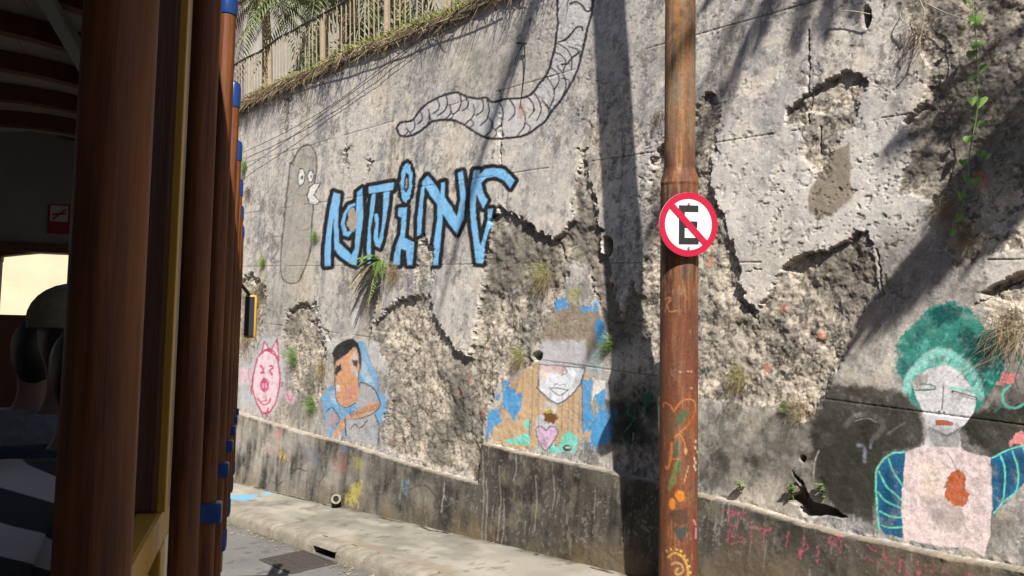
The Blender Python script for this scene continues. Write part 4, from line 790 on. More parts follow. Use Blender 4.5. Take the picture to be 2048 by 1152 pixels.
# yellow side guard beside the second bay
def bar3(p, q, w, mtl, nm, par):
    p = np.array(p, float); q = np.array(q, float); MB().tube([p, q], w, 4).build(nm, mtl, par)
MB().box((-.128, 3.1, -.245), (.038, 5.1, .05)).build('side_guard', M_YEL, tram, bevel=.006)
for k_ in range(6):
    MB().box((-.128, H0A + HS * (k_ - .5) + .10, -.50), (.014, .66, .40)).build('side_panel', M_PANELC, tram, bevel=.003)
    MB().box((-.126, H0A + HS * k_ + .10, -.70), (.036, .07, .86)).build('guard_post', M_YEL, tram, bevel=.004)
# bulkhead with arched window
BA = 5.0
def bfx(y0, y1): return lambda x, z, d: (x, y0 + (y1 - y0) * d, z)
MB().prism([(ROOF_C - .02, .60), (ROOF_C - .02, .97), (-.5, 1.1), (-1.15, 1.2), (-1.8, 1.1), (CL + .05, .97), (CL + .05, .60)], bfx(BA, BA + .05), 0, 1).build('bulkhead_panel', M_PANEL, tram)
MB().box((-1.15, BA + .01, .575), (2.0, .085, .05)).build('bulkhead_rail', M_DWOOD, tram, bevel=.004)
arc = [(-1.252 + .85 * t, .525 + .045 * math.sin(math.pi * t)) for t in np.linspace(0, 1, 13)]
MB().prism([(-1.252, .55 + .05), (-.402, .55 + .05)] [::-1] + arc, bfx(BA, BA + .06), 0, 1).build('window_head', M_DWOOD, tram)
MB().prism([(-2.1, .50), (-1.252, .50), (-1.252, .60), (-2.1, .60)], bfx(BA, BA + .058), 0, 1).build('window_head', M_DWOOD, tram)
MB().box((-1.68, BA + .03, -.30), (.85, .06, 1.8)).build('bulkhead_post', M_DWOOD, tram, bevel=.004)
MB().box((-.29, BA + .03, -.30), (.22, .06, 1.8)).build('bulkhead_post', M_DWOOD, tram, bevel=.004)
MB().box((-.83, BA + .03, -.49), (.86, .055, 1.42)).build('bulkhead_panel', M_DWOOD, tram)
MB().box((-1.1, A1 - .02, -.75), (2.0, .05, 1.0)).build('front_panel', M_YEL, tram, bevel=.01)
for c_ in (-.16, -2.1): MB().box((c_, A1 - .02, .4), (.07, .07, 1.35)).build('front_post', M_DWOOD, tram)
MB().box((-1.1, A1 - .02, 1.03), (1.9, .06, .12)).build('front_header', M_YEL, tram)
# no smoking notice on the bulkhead
M_NRED = mat('notice_red', (.16, .012, .02), rough=.5, var=.05, bump=0); M_NWH = mat('notice_white', (.3, .28, .28), rough=.5, var=.05, bump=0)
nt_ = MB().box((-.990, BA - .004, .735), (.105, .006, .155)).build('notice', M_NRED, tram)
MB().box((-.990, BA - .0085, .765), (.085, .003, .085)).build('notice_field', M_NWH, nt_)
MB().add([(-.99 + x, BA - .012, .765 + z) for x, z in ((-.032, -.03), (-.026, -.036), (.036, .02), (.03, .027))], [(0, 1, 2, 3)]).build('notice_bar', M_NRED, nt_)
MB().add([(-.99 + x, BA - .0112, .765 + z) for x, z in ((-.03, -.012), (.034, -.004), (.034, .006), (-.03, -.002))], [(0, 1, 2, 3)]).build('notice_cigarette', M_NRED, nt_)
# benches
def bench(a_):
    bs = MB().box((-1.14, a_ - .22, -.80), (1.85, .42, .04)).build('bench_seat', M_DWOOD, tram, bevel=.006)
    for j in range(4):
        MB().box((-1.14, a_ + .012 * j, -.68 + j * .115), (1.85, .024, .09)).build('bench_slat', M_DWOOD, tram, bevel=.004)
    for c_ in (-.25, -2.03): MB().box((c_, a_ - .1, -.78), (.05, .3, .84)).build('bench_end', M_YEL, tram, bevel=.005)
for k_ in range(0, 5): bench(H0A + HS * k_ + .28)
# mirror on the front corner
mr_ = MB().box((.005, 6.15, .30), (.085, .05, .30)).build('wing_mirror', M_YEL, tram, smooth=True, bevel=.022)
MB().box((-.002, 6.122, .30), (.062, .006, .27)).build('mirror_glass', M_GLASSD, mr_, bevel=.002)
MB().tube([(0, 6.15, .44), (-.1, 5.98, .55)], .012, 8).build('mirror_arm', M_IRON, mr_)
# running gear
MB().box((-1.14, 1.8, -1.52), (1.5, 7.0, .22)).build('underframe', M_IRON, tram)
for a_ in (.2, 2.0, 4.6):
    for c_ in (-.6, -1.7):
        pr_ = [(0, .30), (.02, .33), (.10, .33), (.12, .35), (.14, .35)]
        MB().tube([(c_ + x, a_, -1.66) for x, r in pr_], [r for x, r in pr_], 28).build('wheel', M_IRON, tram, smooth=True)

# ------------------------------------------------------------------ passengers, seen from behind
M_SKIN = mat('skin', (.16, .09, .06), rough=.55, var=.1, scale=20, bump=.05); M_HAIR = mat('hair', (.012, .010, .009), rough=.5, scale=60, stretch=(4, 4, 1)); M_KHAKI = mat('khaki_cap', (.20, .17, .11), rough=.9, scale=40)
M_GREY = mat('grey_shirt', (.16, .16, .18), rough=.9, scale=40); M_NAVY = mat('navy_jacket', (.018, .022, .04), rough=.85, scale=40); M_LILAC = mat('lilac_shirt', (.42, .40, .58), rough=.85, scale=40); M_JEANS = mat('dark_trousers', (.03, .03, .04), rough=.9, scale=40)
def stripes():
    m = bpy.data.materials.new('striped_shirt'); m.use_nodes = True; nt = m.node_tree; b = nt.nodes['Principled BSDF']; b.inputs['Roughness'].default_value = .85
    tc = nt.nodes.new('ShaderNodeTexCoord'); w = nt.nodes.new('ShaderNodeTexWave'); w.bands_direction = 'Z'; w.inputs['Scale'].default_value = 4.3; w.inputs['Distortion'].default_value = 2.4; w.inputs['Detail'].default_value = 1; w.inputs['Detail Scale'].default_value = 1.2; w.inputs['Phase Offset'].default_value = 1.0
    r = nt.nodes.new('ShaderNodeValToRGB'); r.color_ramp.elements[0].position = .5; r.color_ramp.elements[0].color = (.008, .008, .01, 1); r.color_ramp.elements[1].position = .56; r.color_ramp.elements[1].color = (.24, .22, .22, 1)
    mp = nt.nodes.new('ShaderNodeMapping'); mp.inputs['Rotation'].default_value = (0, -.42, 0); nt.links.new(tc.outputs['Object'], mp.inputs[0]); nt.links.new(mp.outputs[0], w.inputs['Vector']); nt.links.new(w.outputs['Fac'], r.inputs[0]); nt.links.new(r.outputs[0], b.inputs['Base Color']); return m
def skin(name, verts, edges, radii, m, parent, root=0, sub=2):
    me = bpy.data.meshes.new(name); me.from_pydata([tuple(map(float, v)) for v in verts], edges, []); o = put(name, me, parent)
    sk = o.modifiers.new('Skin', 'SKIN'); sk.use_smooth_shade = True
    if not me.skin_vertices: me.attributes
    for i, r in enumerate(radii):
        d = me.skin_vertices[0].data[i]; d.radius = (r, r) if np.isscalar(r) else r; d.use_root = (i == root)
    sb = o.modifiers.new('Subsurf', 'SUBSURF'); sb.levels = sub; sb.render_levels = sub
    me.materials.append(m); return o
def ellipsoid(name, c, r, m, parent, zcut=None, n=24, k=14, wob=0.0):
    mb = MB(); vs = []
    for i in range(k + 1):
        t = math.pi * i / k
        for j in range(n):
            p = 2 * math.pi * j / n; f = 1 + wob * math.sin(5 * p + 3 * t) * math.sin(t)
            z = math.cos(t); z = z if zcut is None else max(z, zcut)
            vs.append((c[0] + r[0] * math.sin(t) * math.cos(p) * f, c[1] + r[1] * math.sin(t) * math.sin(p) * f, c[2] + r[2] * z))
    mb.add(vs, [(i * n + j, i * n + (j + 1) % n, (i + 1) * n + (j + 1) % n, (i + 1) * n + j) for i in range(k) for j in range(n)])
    return mb.build(name, m, parent, smooth=True)
def passenger(c, a, bhead, label, shirt, head='hair', rz=0.0, sc=1.0):
    t = empty('person', (0, 0, 0), label, 'person', 'passengers on the tram'); t.matrix_world = tmat(c, a, bhead - .76 * sc, rz) @ Matrix.Scale(sc, 4)   # origin at the seat
    V = [(0, 0, .10), (0, .0, .30), (0, .01, .46), (0, .0, .54), (0, .01, .61), (0, .03, .70), (0, .035, .80), (0, .03, .86)]
    R = [(.15, .11), (.145, .10), (.13, .09), (.075, .06), (.052, .052), (.075, .088), (.078, .098), (.05, .06)]
    E = [(i, i + 1) for i in range(7)]
    V += [(0, .125, .735), (0, .118, .69)]; R += [.012, .02]; E += [(5, 8), (5, 9)]                       # nose, chin
    for sx in (-1, 1):
        n = len(V); V += [(sx * .17, 0, .49), (sx * .22, .04, .24), (sx * .17, .22, .12), (sx * .14, .30, .10), (sx * .12, .36, .09)]; R += [.055, .045, .036, .028, (.035, .018)]; E += [(2, n), (n, n + 1), (n + 1, n + 2), (n + 2, n + 3), (n + 3, n + 4)]
        for q_ in range(4):
            V += [(sx * .12 + (q_ - 1.5) * .02, .40, .085), (sx * .12 + (q_ - 1.5) * .022, .43, .065)]; R += [.009, .008]; E += [(n + 4, len(V) - 2), (len(V) - 2, len(V) - 1)]
        V += [(sx * .075, .36, .085), (sx * .06, .39, .07)]; R += [.010, .009]; E += [(n + 4, len(V) - 2), (len(V) - 2, len(V) - 1)]
        n = len(V); V += [(sx * .10, .10, .06), (sx * .12, .44, .08), (sx * .12, .46, -.22), (sx * .12, .46, -.36), (sx * .12, .58, -.38)]; R += [.085, .062, .045, .035, .03]; E += [(0, n), (n, n + 1), (n + 1, n + 2), (n + 2, n + 3), (n + 3, n + 4)]
        V += [(sx * .085, .03, .73)]; R += [.016]; E += [(5, len(V) - 1)]                                 # ears
    skin('body', V, E, R, M_SKIN, t)
    sv = [(0, 0, .08), (0, 0, .30), (0, .01, .465), (0, 0, .535)]; sr_ = [(.175, .135), (.165, .12), (.15, .105), (.088, .075)]; se = [(0, 1), (1, 2), (2, 3)]
    for sx in (-1, 1):
        n = len(sv); sv += [(sx * .165, 0, .492), (sx * .22, .035, .27), (sx * .19, .16, .16)]; sr_ += [.075, .064, .055]; se += [(2, n), (n, n + 1), (n + 1, n + 2)]
    skin('shirt', sv, se, sr_, shirt, t)
    tv = [(0, 0, .08)]; tr_ = [(.17, .13)]; te = []
    for sx in (-1, 1):
        n = len(tv); tv += [(sx * .10, .10, .065), (sx * .12, .44, .085), (sx * .12, .46, -.2), (sx * .12, .46, -.33)]; tr_ += [.10, .078, .062, .055]; te += [(0, n), (n, n + 1), (n + 1, n + 2), (n + 2, n + 3)]
    skin('trousers', tv, te, tr_, M_JEANS, t)
    ellipsoid('hair', (0, .0, .755), (.083, .106, .130), M_HAIR, t, wob=.05)
    if head == 'cap':
        cp = ellipsoid('cap', (0, .01, .795), (.118, .138, .105), M_KHAKI, t, zcut=-.25)
        MB().prism([(.075 * math.cos(x), .10 + .09 * math.sin(x)) for x in np.linspace(0, math.pi, 14)], lambda x, y, d: (x, y, .785 + d * .012 - (y - .1) * .25), 0, 1).build('cap_peak', M_KHAKI, cp)
    return t
passenger(-.475, 2.65, .07, 'seated passenger in khaki cap and grey shirt, seen from behind', M_GREY, 'cap')
passenger(-.74, 3.5, .03, 'dark haired passenger in pale lilac shirt by the far window', M_LILAC)
passenger(-.35, 2.1, -.02, 'passenger in dark navy jacket half hidden by the nearest handrail', M_NAVY, sc=.8)
passenger(-.44, 1.30, .07, 'passenger in bold black and white striped shirt, nearest the camera', stripes(), rz=.45)
# ------------------------------------------------------------------ bank above the wall, fence, houses
M_BANK = mat('bank_soil', (.10, .085, .05), rough=.95, scale=5, bump=.6, bscale=25, col2=(.16, .15, .06))
def bankp(s, v, dz=0.0):
    zt_ = float(ztop(np.array(s))); return DW * s + MW * (DIST + BATTER * (zt_ - Z0) + v) + UP * (zt_ + EYE + dz)
bs = np.concatenate([np.linspace(24, 15.6, 10), np.linspace(15.5, 6, 140), np.linspace(5.8, -8, 20)]); bv = np.array([-.06, -.03, .05, .15, .3, .5, 1, 2, 4, 8, 16, 30])
bz = np.array([-.10, .02, .06, .08, .08, .1, .12, .2, .4, .8, 1.5, 2.5])
vs = [bankp(s_, v_ + (.05 * float(fbm(np.array(s_ * 3.), np.array(1.), 3)) if v_ < .1 else 0), d_) for s_ in bs for v_, d_ in zip(bv, bz)]
nb = len(bv); MB().add(vs, [(i * nb + j, i * nb + j + 1, (i + 1) * nb + j + 1, (i + 1) * nb + j) for i in range(len(bs) - 1) for j in range(nb - 1)]).build('bank', M_BANK, smooth=True)['kind'] = 'structure'

M_BAR = mat('fence_paint', (.20, .15, .10), rough=.7, scale=25, col2=(.34, .27, .19)); M_RAILM = mat('fence_rail', (.05, .042, .036), rough=.7, scale=25)
fence = empty('railing', bankp(10, .32), 'rusty railing of thin vertical bars along the wall top', 'railing'); fl = np.array(fence.location)
FH = 0.98
bar_me = MB().tube([(0, 0, -.05), (0, 0, FH)], .011, 6).mesh('bar', M_BAR)
for i in range(96):
    s_ = 4.2 + i * .15; p_ = bankp(s_, .32) - fl + UP * .05
    o = put('bar', bar_me, fence); o.location = p_; o.rotation_euler = (random.gauss(0, .014), random.gauss(0, .014), random.random())
for z_ in (FH + .04, .14):
    MB().tube([bankp(s_, .32, .05 + z_ - .04) - fl for s_ in np.arange(4.0, 18.8, .3)], .020 if z_ > .5 else .012, 8).build('rail', M_RAILM, fence)
for s_ in (4.0, 6.6, 9.05, 10.62, 12.72, 15.0, 17.4):
    p_ = bankp(s_, .36) - fl; MB().box(p_ + UP * (FH / 2), (.07, .07, FH + .3)).build('post', M_BAR, fence, bevel=.006)

M_MAUVE = mat('mauve_render', lin((190, 168, 172)) / 2.0, rough=.9, scale=3, var=.1); M_CREAMW = mat('cream_render', (.50, .42, .29), rough=.9, scale=2.5, var=.08); M_PALEW = mat('pale_render', (.5, .47, .4), rough=.9, scale=2.5, var=.16)
M_TILE = mat('roof_tile', (.28, .12, .07), rough=.9, scale=10); M_WINF = mat('window_frame', (.35, .22, .1), rough=.6); M_GLASS = mat('window_glass', (.04, .05, .06), rough=.1, bump=0, var=.1); M_STONE = mat('stone_base', (.22, .2, .17), rough=.95, scale=12, bump=.5)
def house(name, label, origin, ax, ay, L, Dp, H, wallm, wins, doors=(), base=True, roof=True):
    """facade runs along ax from origin, depth along ay; wins = (x, z, w, h)"""
    o = empty(name, origin, label, 'house'); ax = np.array(ax, float); ay = np.array(ay, float)
    R = np.array([ax, ay, UP]).T
    bx_ = lambda x, y, z, sx, sy, sz: MB().box(R @ np.array([x, y, z]), (sx, sy, sz), R)
    bx_(L / 2, Dp / 2, H / 2 - 1.5, L, Dp, H + 3).build('wall', wallm, o)
    if base: bx_(L / 2, -.02, .2, L + .06, .1, 1.0).build('base_course', M_STONE, o)
    if roof:
        MB().add([R @ np.array(q) for q in ((-.4, -.5, H), (L + .4, -.5, H), (L + .4, Dp + .4, H), (-.4, Dp + .4, H), (-.4, Dp / 2, H + 1.4), (L + .4, Dp / 2, H + 1.4))], [(0, 1, 5, 4), (2, 3, 4, 5), (0, 4, 3), (1, 2, 5), (0, 3, 2, 1)]).build('roof', M_TILE, o)
        bx_(L / 2, -.06, H - .12, L + .2, .14, .2).build('cornice', wallm, o)
    for (x, z, w, h) in wins:
        f = MB()
        for q in ((x, -.04, z + h / 2 + .05, w + .2, .1, .1), (x, -.05, z - h / 2 - .05, w + .24, .14, .1), (x - w / 2 - .05, -.04, z, .1, .098, h), (x + w / 2 + .05, -.04, z, .1, .098, h)):
            b = bx_(*q); f.add(b.v, b.f)
        fo = f.build('window', M_WINF, o); bx_(x, -.012, z, w, .02, h).build('pane', M_GLASS, fo); bx_(x, -.03, z, .05, .03, h).build('mullion', M_WINF, fo)
    return o
p_ = bankp(40, 3.5, -.3); house('mauve_house', 'mauve rendered house behind the railing above the wall', p_, -DW, MW, 15.2, 6, 9.5, M_MAUVE, [(4, 4, 1, 1.4), (8, 4, 1, 1.4)])
p_ = bankp(24.6, 3.3, -.2); house('pale_house', 'pale weathered house behind the palms on the bank', p_, -DW, MW, 18, 6, 9, M_PALEW, [(8.4, 4.6, 1.1, 1.5), (10.6, 4.6, 1.1, 1.5), (1.6, 5.2, .9, 1.2)])
# cream house seen through the front of the tram, and added sky-blocking houses
q_ = ray(110, 600); c_ = q_ * (17.5 / q_[1]); g0 = GC + GSL * (c_ @ DW) - .13 + EYE
fx = np.array([.966, .259, 0]); fy = np.array([-.259, .966, 0])
ho = c_ * np.array([1, 1, 0]) - fx * 6.0 + UP * g0
hs = house('cream_house', 'sunlit cream house with ochre window trim across the street', ho, fx, fy, 7.3, 7, 8.5, M_CREAMW, [(1.5, 3.6, 1, 1.7), (3.4, 3.6, 1, 1.7)])
M_OCH = mat('ochre_trim', (.55, .34, .08), rough=.8, var=.1)
Rh = np.array([fx, fy, UP]).T
MB().box(Rh @ np.array([6.62, -.03, 4.0]), (.10, .12, 6.4), Rh).build('ochre_pilaster', M_OCH, hs); MB().box(Rh @ np.array([6.48, -.02, 4.0]), (.10, .08, 6.38), Rh).build('ochre_pilaster', M_CREAM, hs)
house('left_sky_blocker', 'unseen house added across the street to block skylight', np.array([-7.5, -14, -1.2]), (-.1736, .985, 0), (-.985, -.1736, 0), 22, 7, 8.5, M_MAUVE, [(3 + 3.2 * i, z_, 1.1, 1.8) for i in range(6) for z_ in (2.2, 5.6)])  # added out of view so less skylight reaches the tram
house('rear_sky_blocker', 'unseen house added behind the camera to block skylight', np.array([7, -9, .2]), (-1, 0, 0), (0, -1, 0), 13, 6, 8.0, M_STONE, [(1.5 + 2.4 * i, z_, 1.1, 1.8) for i in range(5) for z_ in (2.2, 5.4)])  # added occluder behind the camera, darkens the handrails

# ------------------------------------------------------------------ vegetation
M_LEAF = mat('palm_leaf', (.06, .09, .03), rough=.5, scale=6, col2=(.20, .23, .10), bump=.1); M_TRUNK = mat('palm_trunk', (.20, .13, .08), rough=.95, scale=6, stretch=(1, 1, 6), bump=.6, bscale=14, col2=(.34, .26, .18))
M_GRASS = mat('grass', (.13, .16, .03), rough=.8, scale=9, col2=(.33, .34, .10), bump=0); M_DRY = mat('dry_grass', (.16, .115, .055), rough=.9, scale=14, col2=(.33, .27, .16), bump=0); M_GREEN = mat('fresh_leaf', (.07, .13, .025), rough=.6, scale=20, col2=(.16, .26, .06), bump=.05); M_ROOT = mat('dead_roots', (.05, .035, .022), rough=.95, scale=20, col2=(.12, .08, .05), bump=0)
M_DKLEAF = mat('shrub_leaf', (.025, .05, .014), rough=.6, scale=8, col2=(.07, .11, .03), bump=0)
def nrm(v): return v / (np.linalg.norm(v) + 1e-9)
def frond_mb(path, leaf=.42, n=34, wid=.022, droop=.35, rad=.014):
    mb = MB(); path = [np.array(q, float) for q in path]; m = len(path); mb.tube(path, list(np.linspace(rad, .003, m)), 5)
    for i in range(n):
        t = .10 + .9 * i / n; x = t * (m - 1); j = min(int(x), m - 2); p = path[j] + (path[j + 1] - path[j]) * (x - j); d = nrm(path[j + 1] - path[j])
        sd_ = nrm(np.cross(d, UP)); L = leaf * (math.sin(math.pi * min(1, .18 + .85 * t)) ** .7) * random.uniform(.8, 1.1)
        for sg in (-1, 1):
            q = nrm(sd_ * sg + d * .75); mid = p + q * L * .5 - UP * L * droop * .15; tip = p + q * L - UP * L * droop * random.uniform(.7, 1.3); wv = nrm(np.cross(q, UP)) * wid
            mb.add([p, mid + wv, tip, mid - wv], [(0, 1, 2, 3)])
    return mb
FR = []
for v_ in range(4):
    L = 1.9 + .2 * v_; rise = (.9, .5, .15, -.2)[v_]
    path = [np.array([x, 0, rise * x * .6 - .30 * x * x * (1 + .25 * v_) * .8]) for x in np.linspace(0, L, 12)]
    FR.append(frond_mb(path).mesh('frond', M_LEAF))
def palm(base, h, label, n=15, lean=(0, 0), sc=1.0, tr=.11, seed=0, targets=None, tt=None):
    rnd = random.Random(seed); o = empty('palm_tree', base, label, 'palm tree', None)
    top = np.array([lean[0], lean[1], h])
    MB().tube([top * t + np.array([.06 * math.sin(3 * t), 0, 0]) for t in np.linspace(0, 1, 16)], [tr * (1.25 - .45 * t + (.02 if i % 2 else 0)) for i, t in enumerate(np.linspace(0, 1, 16))], 10).build('trunk', M_TRUNK, o)
    for i in range(n):
        a = i * 2.4 + rnd.uniform(-.2, .2); v_ = min(3, i * 4 // n)
        f = put('frond', FR[v_], o); f.location = top; f.rotation_euler = (rnd.uniform(-.15, .15), rnd.uniform(-.1, .25), a); f.scale = (sc,) * 3
    if targets:
        cw = np.array(base, float) + top
        for T in targets:
            T = np.array(T, float); mid = (cw + T) / 2 + UP * .45
            pth = [(1 - t) ** 2 * cw + 2 * t * (1 - t) * mid + t * t * T - np.array(base, float) for t in np.linspace(0, 1, 14)]
            frond_mb(pth, leaf=tt or .42, n=44, wid=.026).build('frond', M_LEAF, o)
    return o
for i, (s_, v_, h, sc, lab) in enumerate(((19.3, 1.9, 3.3, 1.0, 'leftmost palm behind the railing, over the pale house corner'), (16.9, 2.2, 2.9, .95, 'second palm from the left behind the railing'), (14.7, 1.7, 3.0, .95, 'thick brown trunked palm right behind the railing'), (12.8, 1.7, 2.3, .95, 'palm drooping over the railing at the picture top'))):
    palm(bankp(s_, v_, .1), h, lab, 17, (0, 0), sc, .16 if i == 2 else .11, i)['group'] = 'palms on the bank'
def leafball(mb, c, r, n, size, rnd):
    for _ in range(n):
        d = nrm(np.array([rnd.gauss(0, 1), rnd.gauss(0, 1), rnd.gauss(0, 1)])); p = c + d * np.array(r) * rnd.uniform(.35, 1) ** .5
        u = nrm(np.cross(d, np.array([rnd.gauss(0, 1), rnd.gauss(0, 1), rnd.gauss(0, 1)]))) * size * rnd.uniform(.6, 1.2); w = nrm(np.cross(u, d)) * size * .32
        mb.add([p - u, p + w, p + u, p - w], [(0, 1, 2, 3)])
rnd = random.Random(5)
for i, (s_, v_, r, lab) in enumerate(((15.6, 1.3, .7, 'dark shrub behind the railing, left of the brown palm trunk'), (13.9, 1.4, .7, 'dark shrub behind the railing, right of the brown palm trunk'), (12.1, 1.4, .7, 'shrub behind the railing at the top edge'))):
    o = empty('shrub', bankp(s_, v_), lab, 'shrub', 'shrubs on the bank'); b_ = np.array(o.location)
    MB().tube([(0, 0, 0), (.03, 0, .3), (0, .03, .7)], [.03, .025, .01], 6).build('stem', M_TRUNK, o)
    mb = MB()
    for _ in range(5): leafball(mb, np.array([rnd.uniform(-.4, .4), rnd.uniform(-.3, .3), rnd.uniform(.3, 1.1)]), (r * .6, r * .6, r * .6), 130, .07, rnd)
    mb.build('crown', M_DKLEAF, o)
# grass along the wall top (one mass), dark roots hanging under it
def blade(mb, p, d, L, w, rnd):
    d = nrm(d); sd_ = nrm(np.cross(d, np.array([rnd.gauss(0, 1), rnd.gauss(0, 1), .2]))) * w; bend = np.array([rnd.gauss(0, .3), rnd.gauss(0, .3), -.35]) * L
    m_ = p + d * L * .55 + bend * .25; mb.add([p - sd_, p + sd_, m_ + sd_ * .7, m_ - sd_ * .7, p + d * L + bend], [(0, 1, 2, 3), (3, 2, 4)])
mg = MB(); md = MB(); mr = MB()
for _ in range(6500):
    s_ = rnd.uniform(5.5, 17.5); v_ = abs(rnd.gauss(0, .16)) - .06; p = bankp(s_, v_, .03)
    blade(mg if rnd.random() < .78 else md, p, np.array([rnd.gauss(0, .5), rnd.gauss(0, .5), 1]) - MW * (.5 if v_ < .03 else 0), rnd.uniform(.05, .17), .006, rnd)
for _ in range(2600):
    s_ = 16.2 - abs(rnd.gauss(0, 2.2)) if rnd.random() < .55 else rnd.uniform(6, 16); p = bankp(s_, -.09 + rnd.uniform(-.02, .05), rnd.uniform(-.10, .04))
    blade(mr if rnd.random() < .7 else md, p, np.array([rnd.gauss(0, .8), rnd.gauss(0, .8), -.6]) - MW * .35, rnd.uniform(.06, .26), .006, rnd)
for m_, mt_, lab in ((mg, M_GRASS, 'green grass fringe along the wall top'), (md, M_DRY, 'dry straw mixed into the grass fringe'), (mr, M_ROOT, 'dark dead roots hanging from the wall top')):
    tag(m_.build('grass' if m_ is not mr else 'hanging_roots', mt_), lab, 'grass', kind='stuff')

# tufts, ferns and roots rooted in the cracks of the wall: (photo px, kind, size m, label)
TUFTS = [((1484, 752), 'mixed', .26, 'tall green and dry grass tuft right of the pole on rubble'), ((1600, 812), 'dry', .22, 'dry grass tuft at the foot of the bare rubble'), ((1575, 815), 'green', .12, 'small green weed beside the dry tuft under the rubble'),
         ((1092, 548), 'mixed', .34, 'wispy brown grass hanging above the veiled face'), ((1042, 712), 'mixed', .28, 'dry grass tuft left of the veiled face'), ((512, 600), 'mixed', .5, 'olive grass tuft beside the tram mirror'), ((592, 715), 'green', .42, 'spiky green tuft between the pig and the man'),
         ((530, 528), 'green', .28, 'small green tuft below the ghost figure'), ((634, 476), 'green', .26, 'fern tuft left of the first blue letter'), ((762, 520), 'fern', .55, 'fern hanging over the blue lettering'), ((792, 545), 'dry', .34, 'reddish dead fern under the letter i'), ((748, 585), 'root', .55, 'black mass of roots below the fern'),
         ((628, 812), 'green', .36, 'leafy weed left of the painted man'), ((1222, 690), 'green', .22, 'green weed in the pole shadow by the veiled face'), ((1486, 985), 'weed', .10, 'small weed on the ledge right of the pole'), ((1588, 995), 'weed', .09, 'weed at the broken ledge hole'), ((1645, 1000), 'weed', .11, 'weed in front of the broken ledge'),
         ((1900, 415), 'dry', .26, 'dry straw tuft below the vine'), ((1935, 470), 'dry', .2, 'small reddish dry tuft beside the vine foot'), ((2025, 655), 'dry', .34, 'dry grass clump at the right picture edge'), ((1838, 60), 'root', .34, 'tangle of bare roots at the upper right plaster edge'), ((1320, 230), 'root', .2, 'dead twigs beside the pole'), ((493, 335), 'green', .3, 'weed beside the third handrail cap'), ((500, 380), 'root', .4, 'brown roots beside the handrails'), ((498, 665), 'dry', .5, 'dry tuft below the tram mirror'),
         ((960, 945), 'root', .14, 'dark dead weed at the plinth corner'), ((648, 735), 'dry', .3, 'brown dead growth left of the painted man'), ((527, 575), 'root', .4, 'dark root mass left of the plaster tongue')]
for (px_, kind, size, lab) in TUFTS:
    b_ = wp(px_[0], px_[1], -.01); o = empty('grass_tuft' if kind not in ('fern', 'root', 'weed') else {'fern': 'fern', 'root': 'root_tangle', 'weed': 'weed'}[kind], b_, lab, 'plant', 'plants in the wall')
    out = -MW
    if kind in ('weed',):
        mb = MB(); st = MB().tube([(0, 0, -.02), out * .03 + UP * size * .5, out * .05 + UP * size], [.004, .003, .001], 5)
        for j in range(16):
            t = rnd.uniform(.3, 1); p = out * .05 * t + UP * size * t; d = nrm(np.array([rnd.gauss(0, 1), rnd.gauss(0, 1), rnd.uniform(-.1, .6)]) + out * .5); u_ = d * size * .42; w = nrm(np.cross(d, UP)) * size * .17
            mb.add([p, p + u_ * .5 + w, p + u_, p + u_ * .5 - w], [(0, 1, 2, 3)])
        st.build('stem', M_GREEN, o); mb.build('leaves', M_GREEN, o); continue
    if kind == 'fern':
        for j in range(11):
            d = nrm(DW * rnd.gauss(0, .7) + out * .6 + UP * rnd.uniform(-.5, .5)); L = size * rnd.uniform(.6, 1); pth = [d * L * t - UP * L * .6 * t * t for t in np.linspace(0, 1, 8)]
            frond_mb(pth, leaf=.09, n=18, wid=.012, droop=.2, rad=.004).build('frond', M_GREEN if j % 3 else M_DRY, o)
        continue
    mb1 = MB(); mb2 = MB()
    for j in range(int((190 + 420 * size) * (.35 if kind == 'root' else 1))):
        hang = kind == 'root' or (kind in ('dry', 'mixed') and rnd.random() < .55)
        d = out * rnd.uniform(.25, .8) + DW * rnd.gauss(0, .45) + UP * (rnd.uniform(-1, -.2) if hang else rnd.uniform(.1, 1))
        p = DW * rnd.gauss(0, size * .16) + UP * rnd.gauss(0, size * .16) + out * .02
        tgt = mb1 if kind == 'green' or (kind == 'mixed' and not hang) else mb2
        blade(tgt, p, d, size * rnd.uniform(.25, .8) * .75, .0010 + .0013 * size, rnd)
    if mb1.v: mb1.build('blades', M_GRASS if kind != 'green' else M_GREEN, o)
    if mb2.v: mb2.build('dead_blades' if mb1.v else 'blades', M_ROOT if kind == 'root' else M_DRY, o)

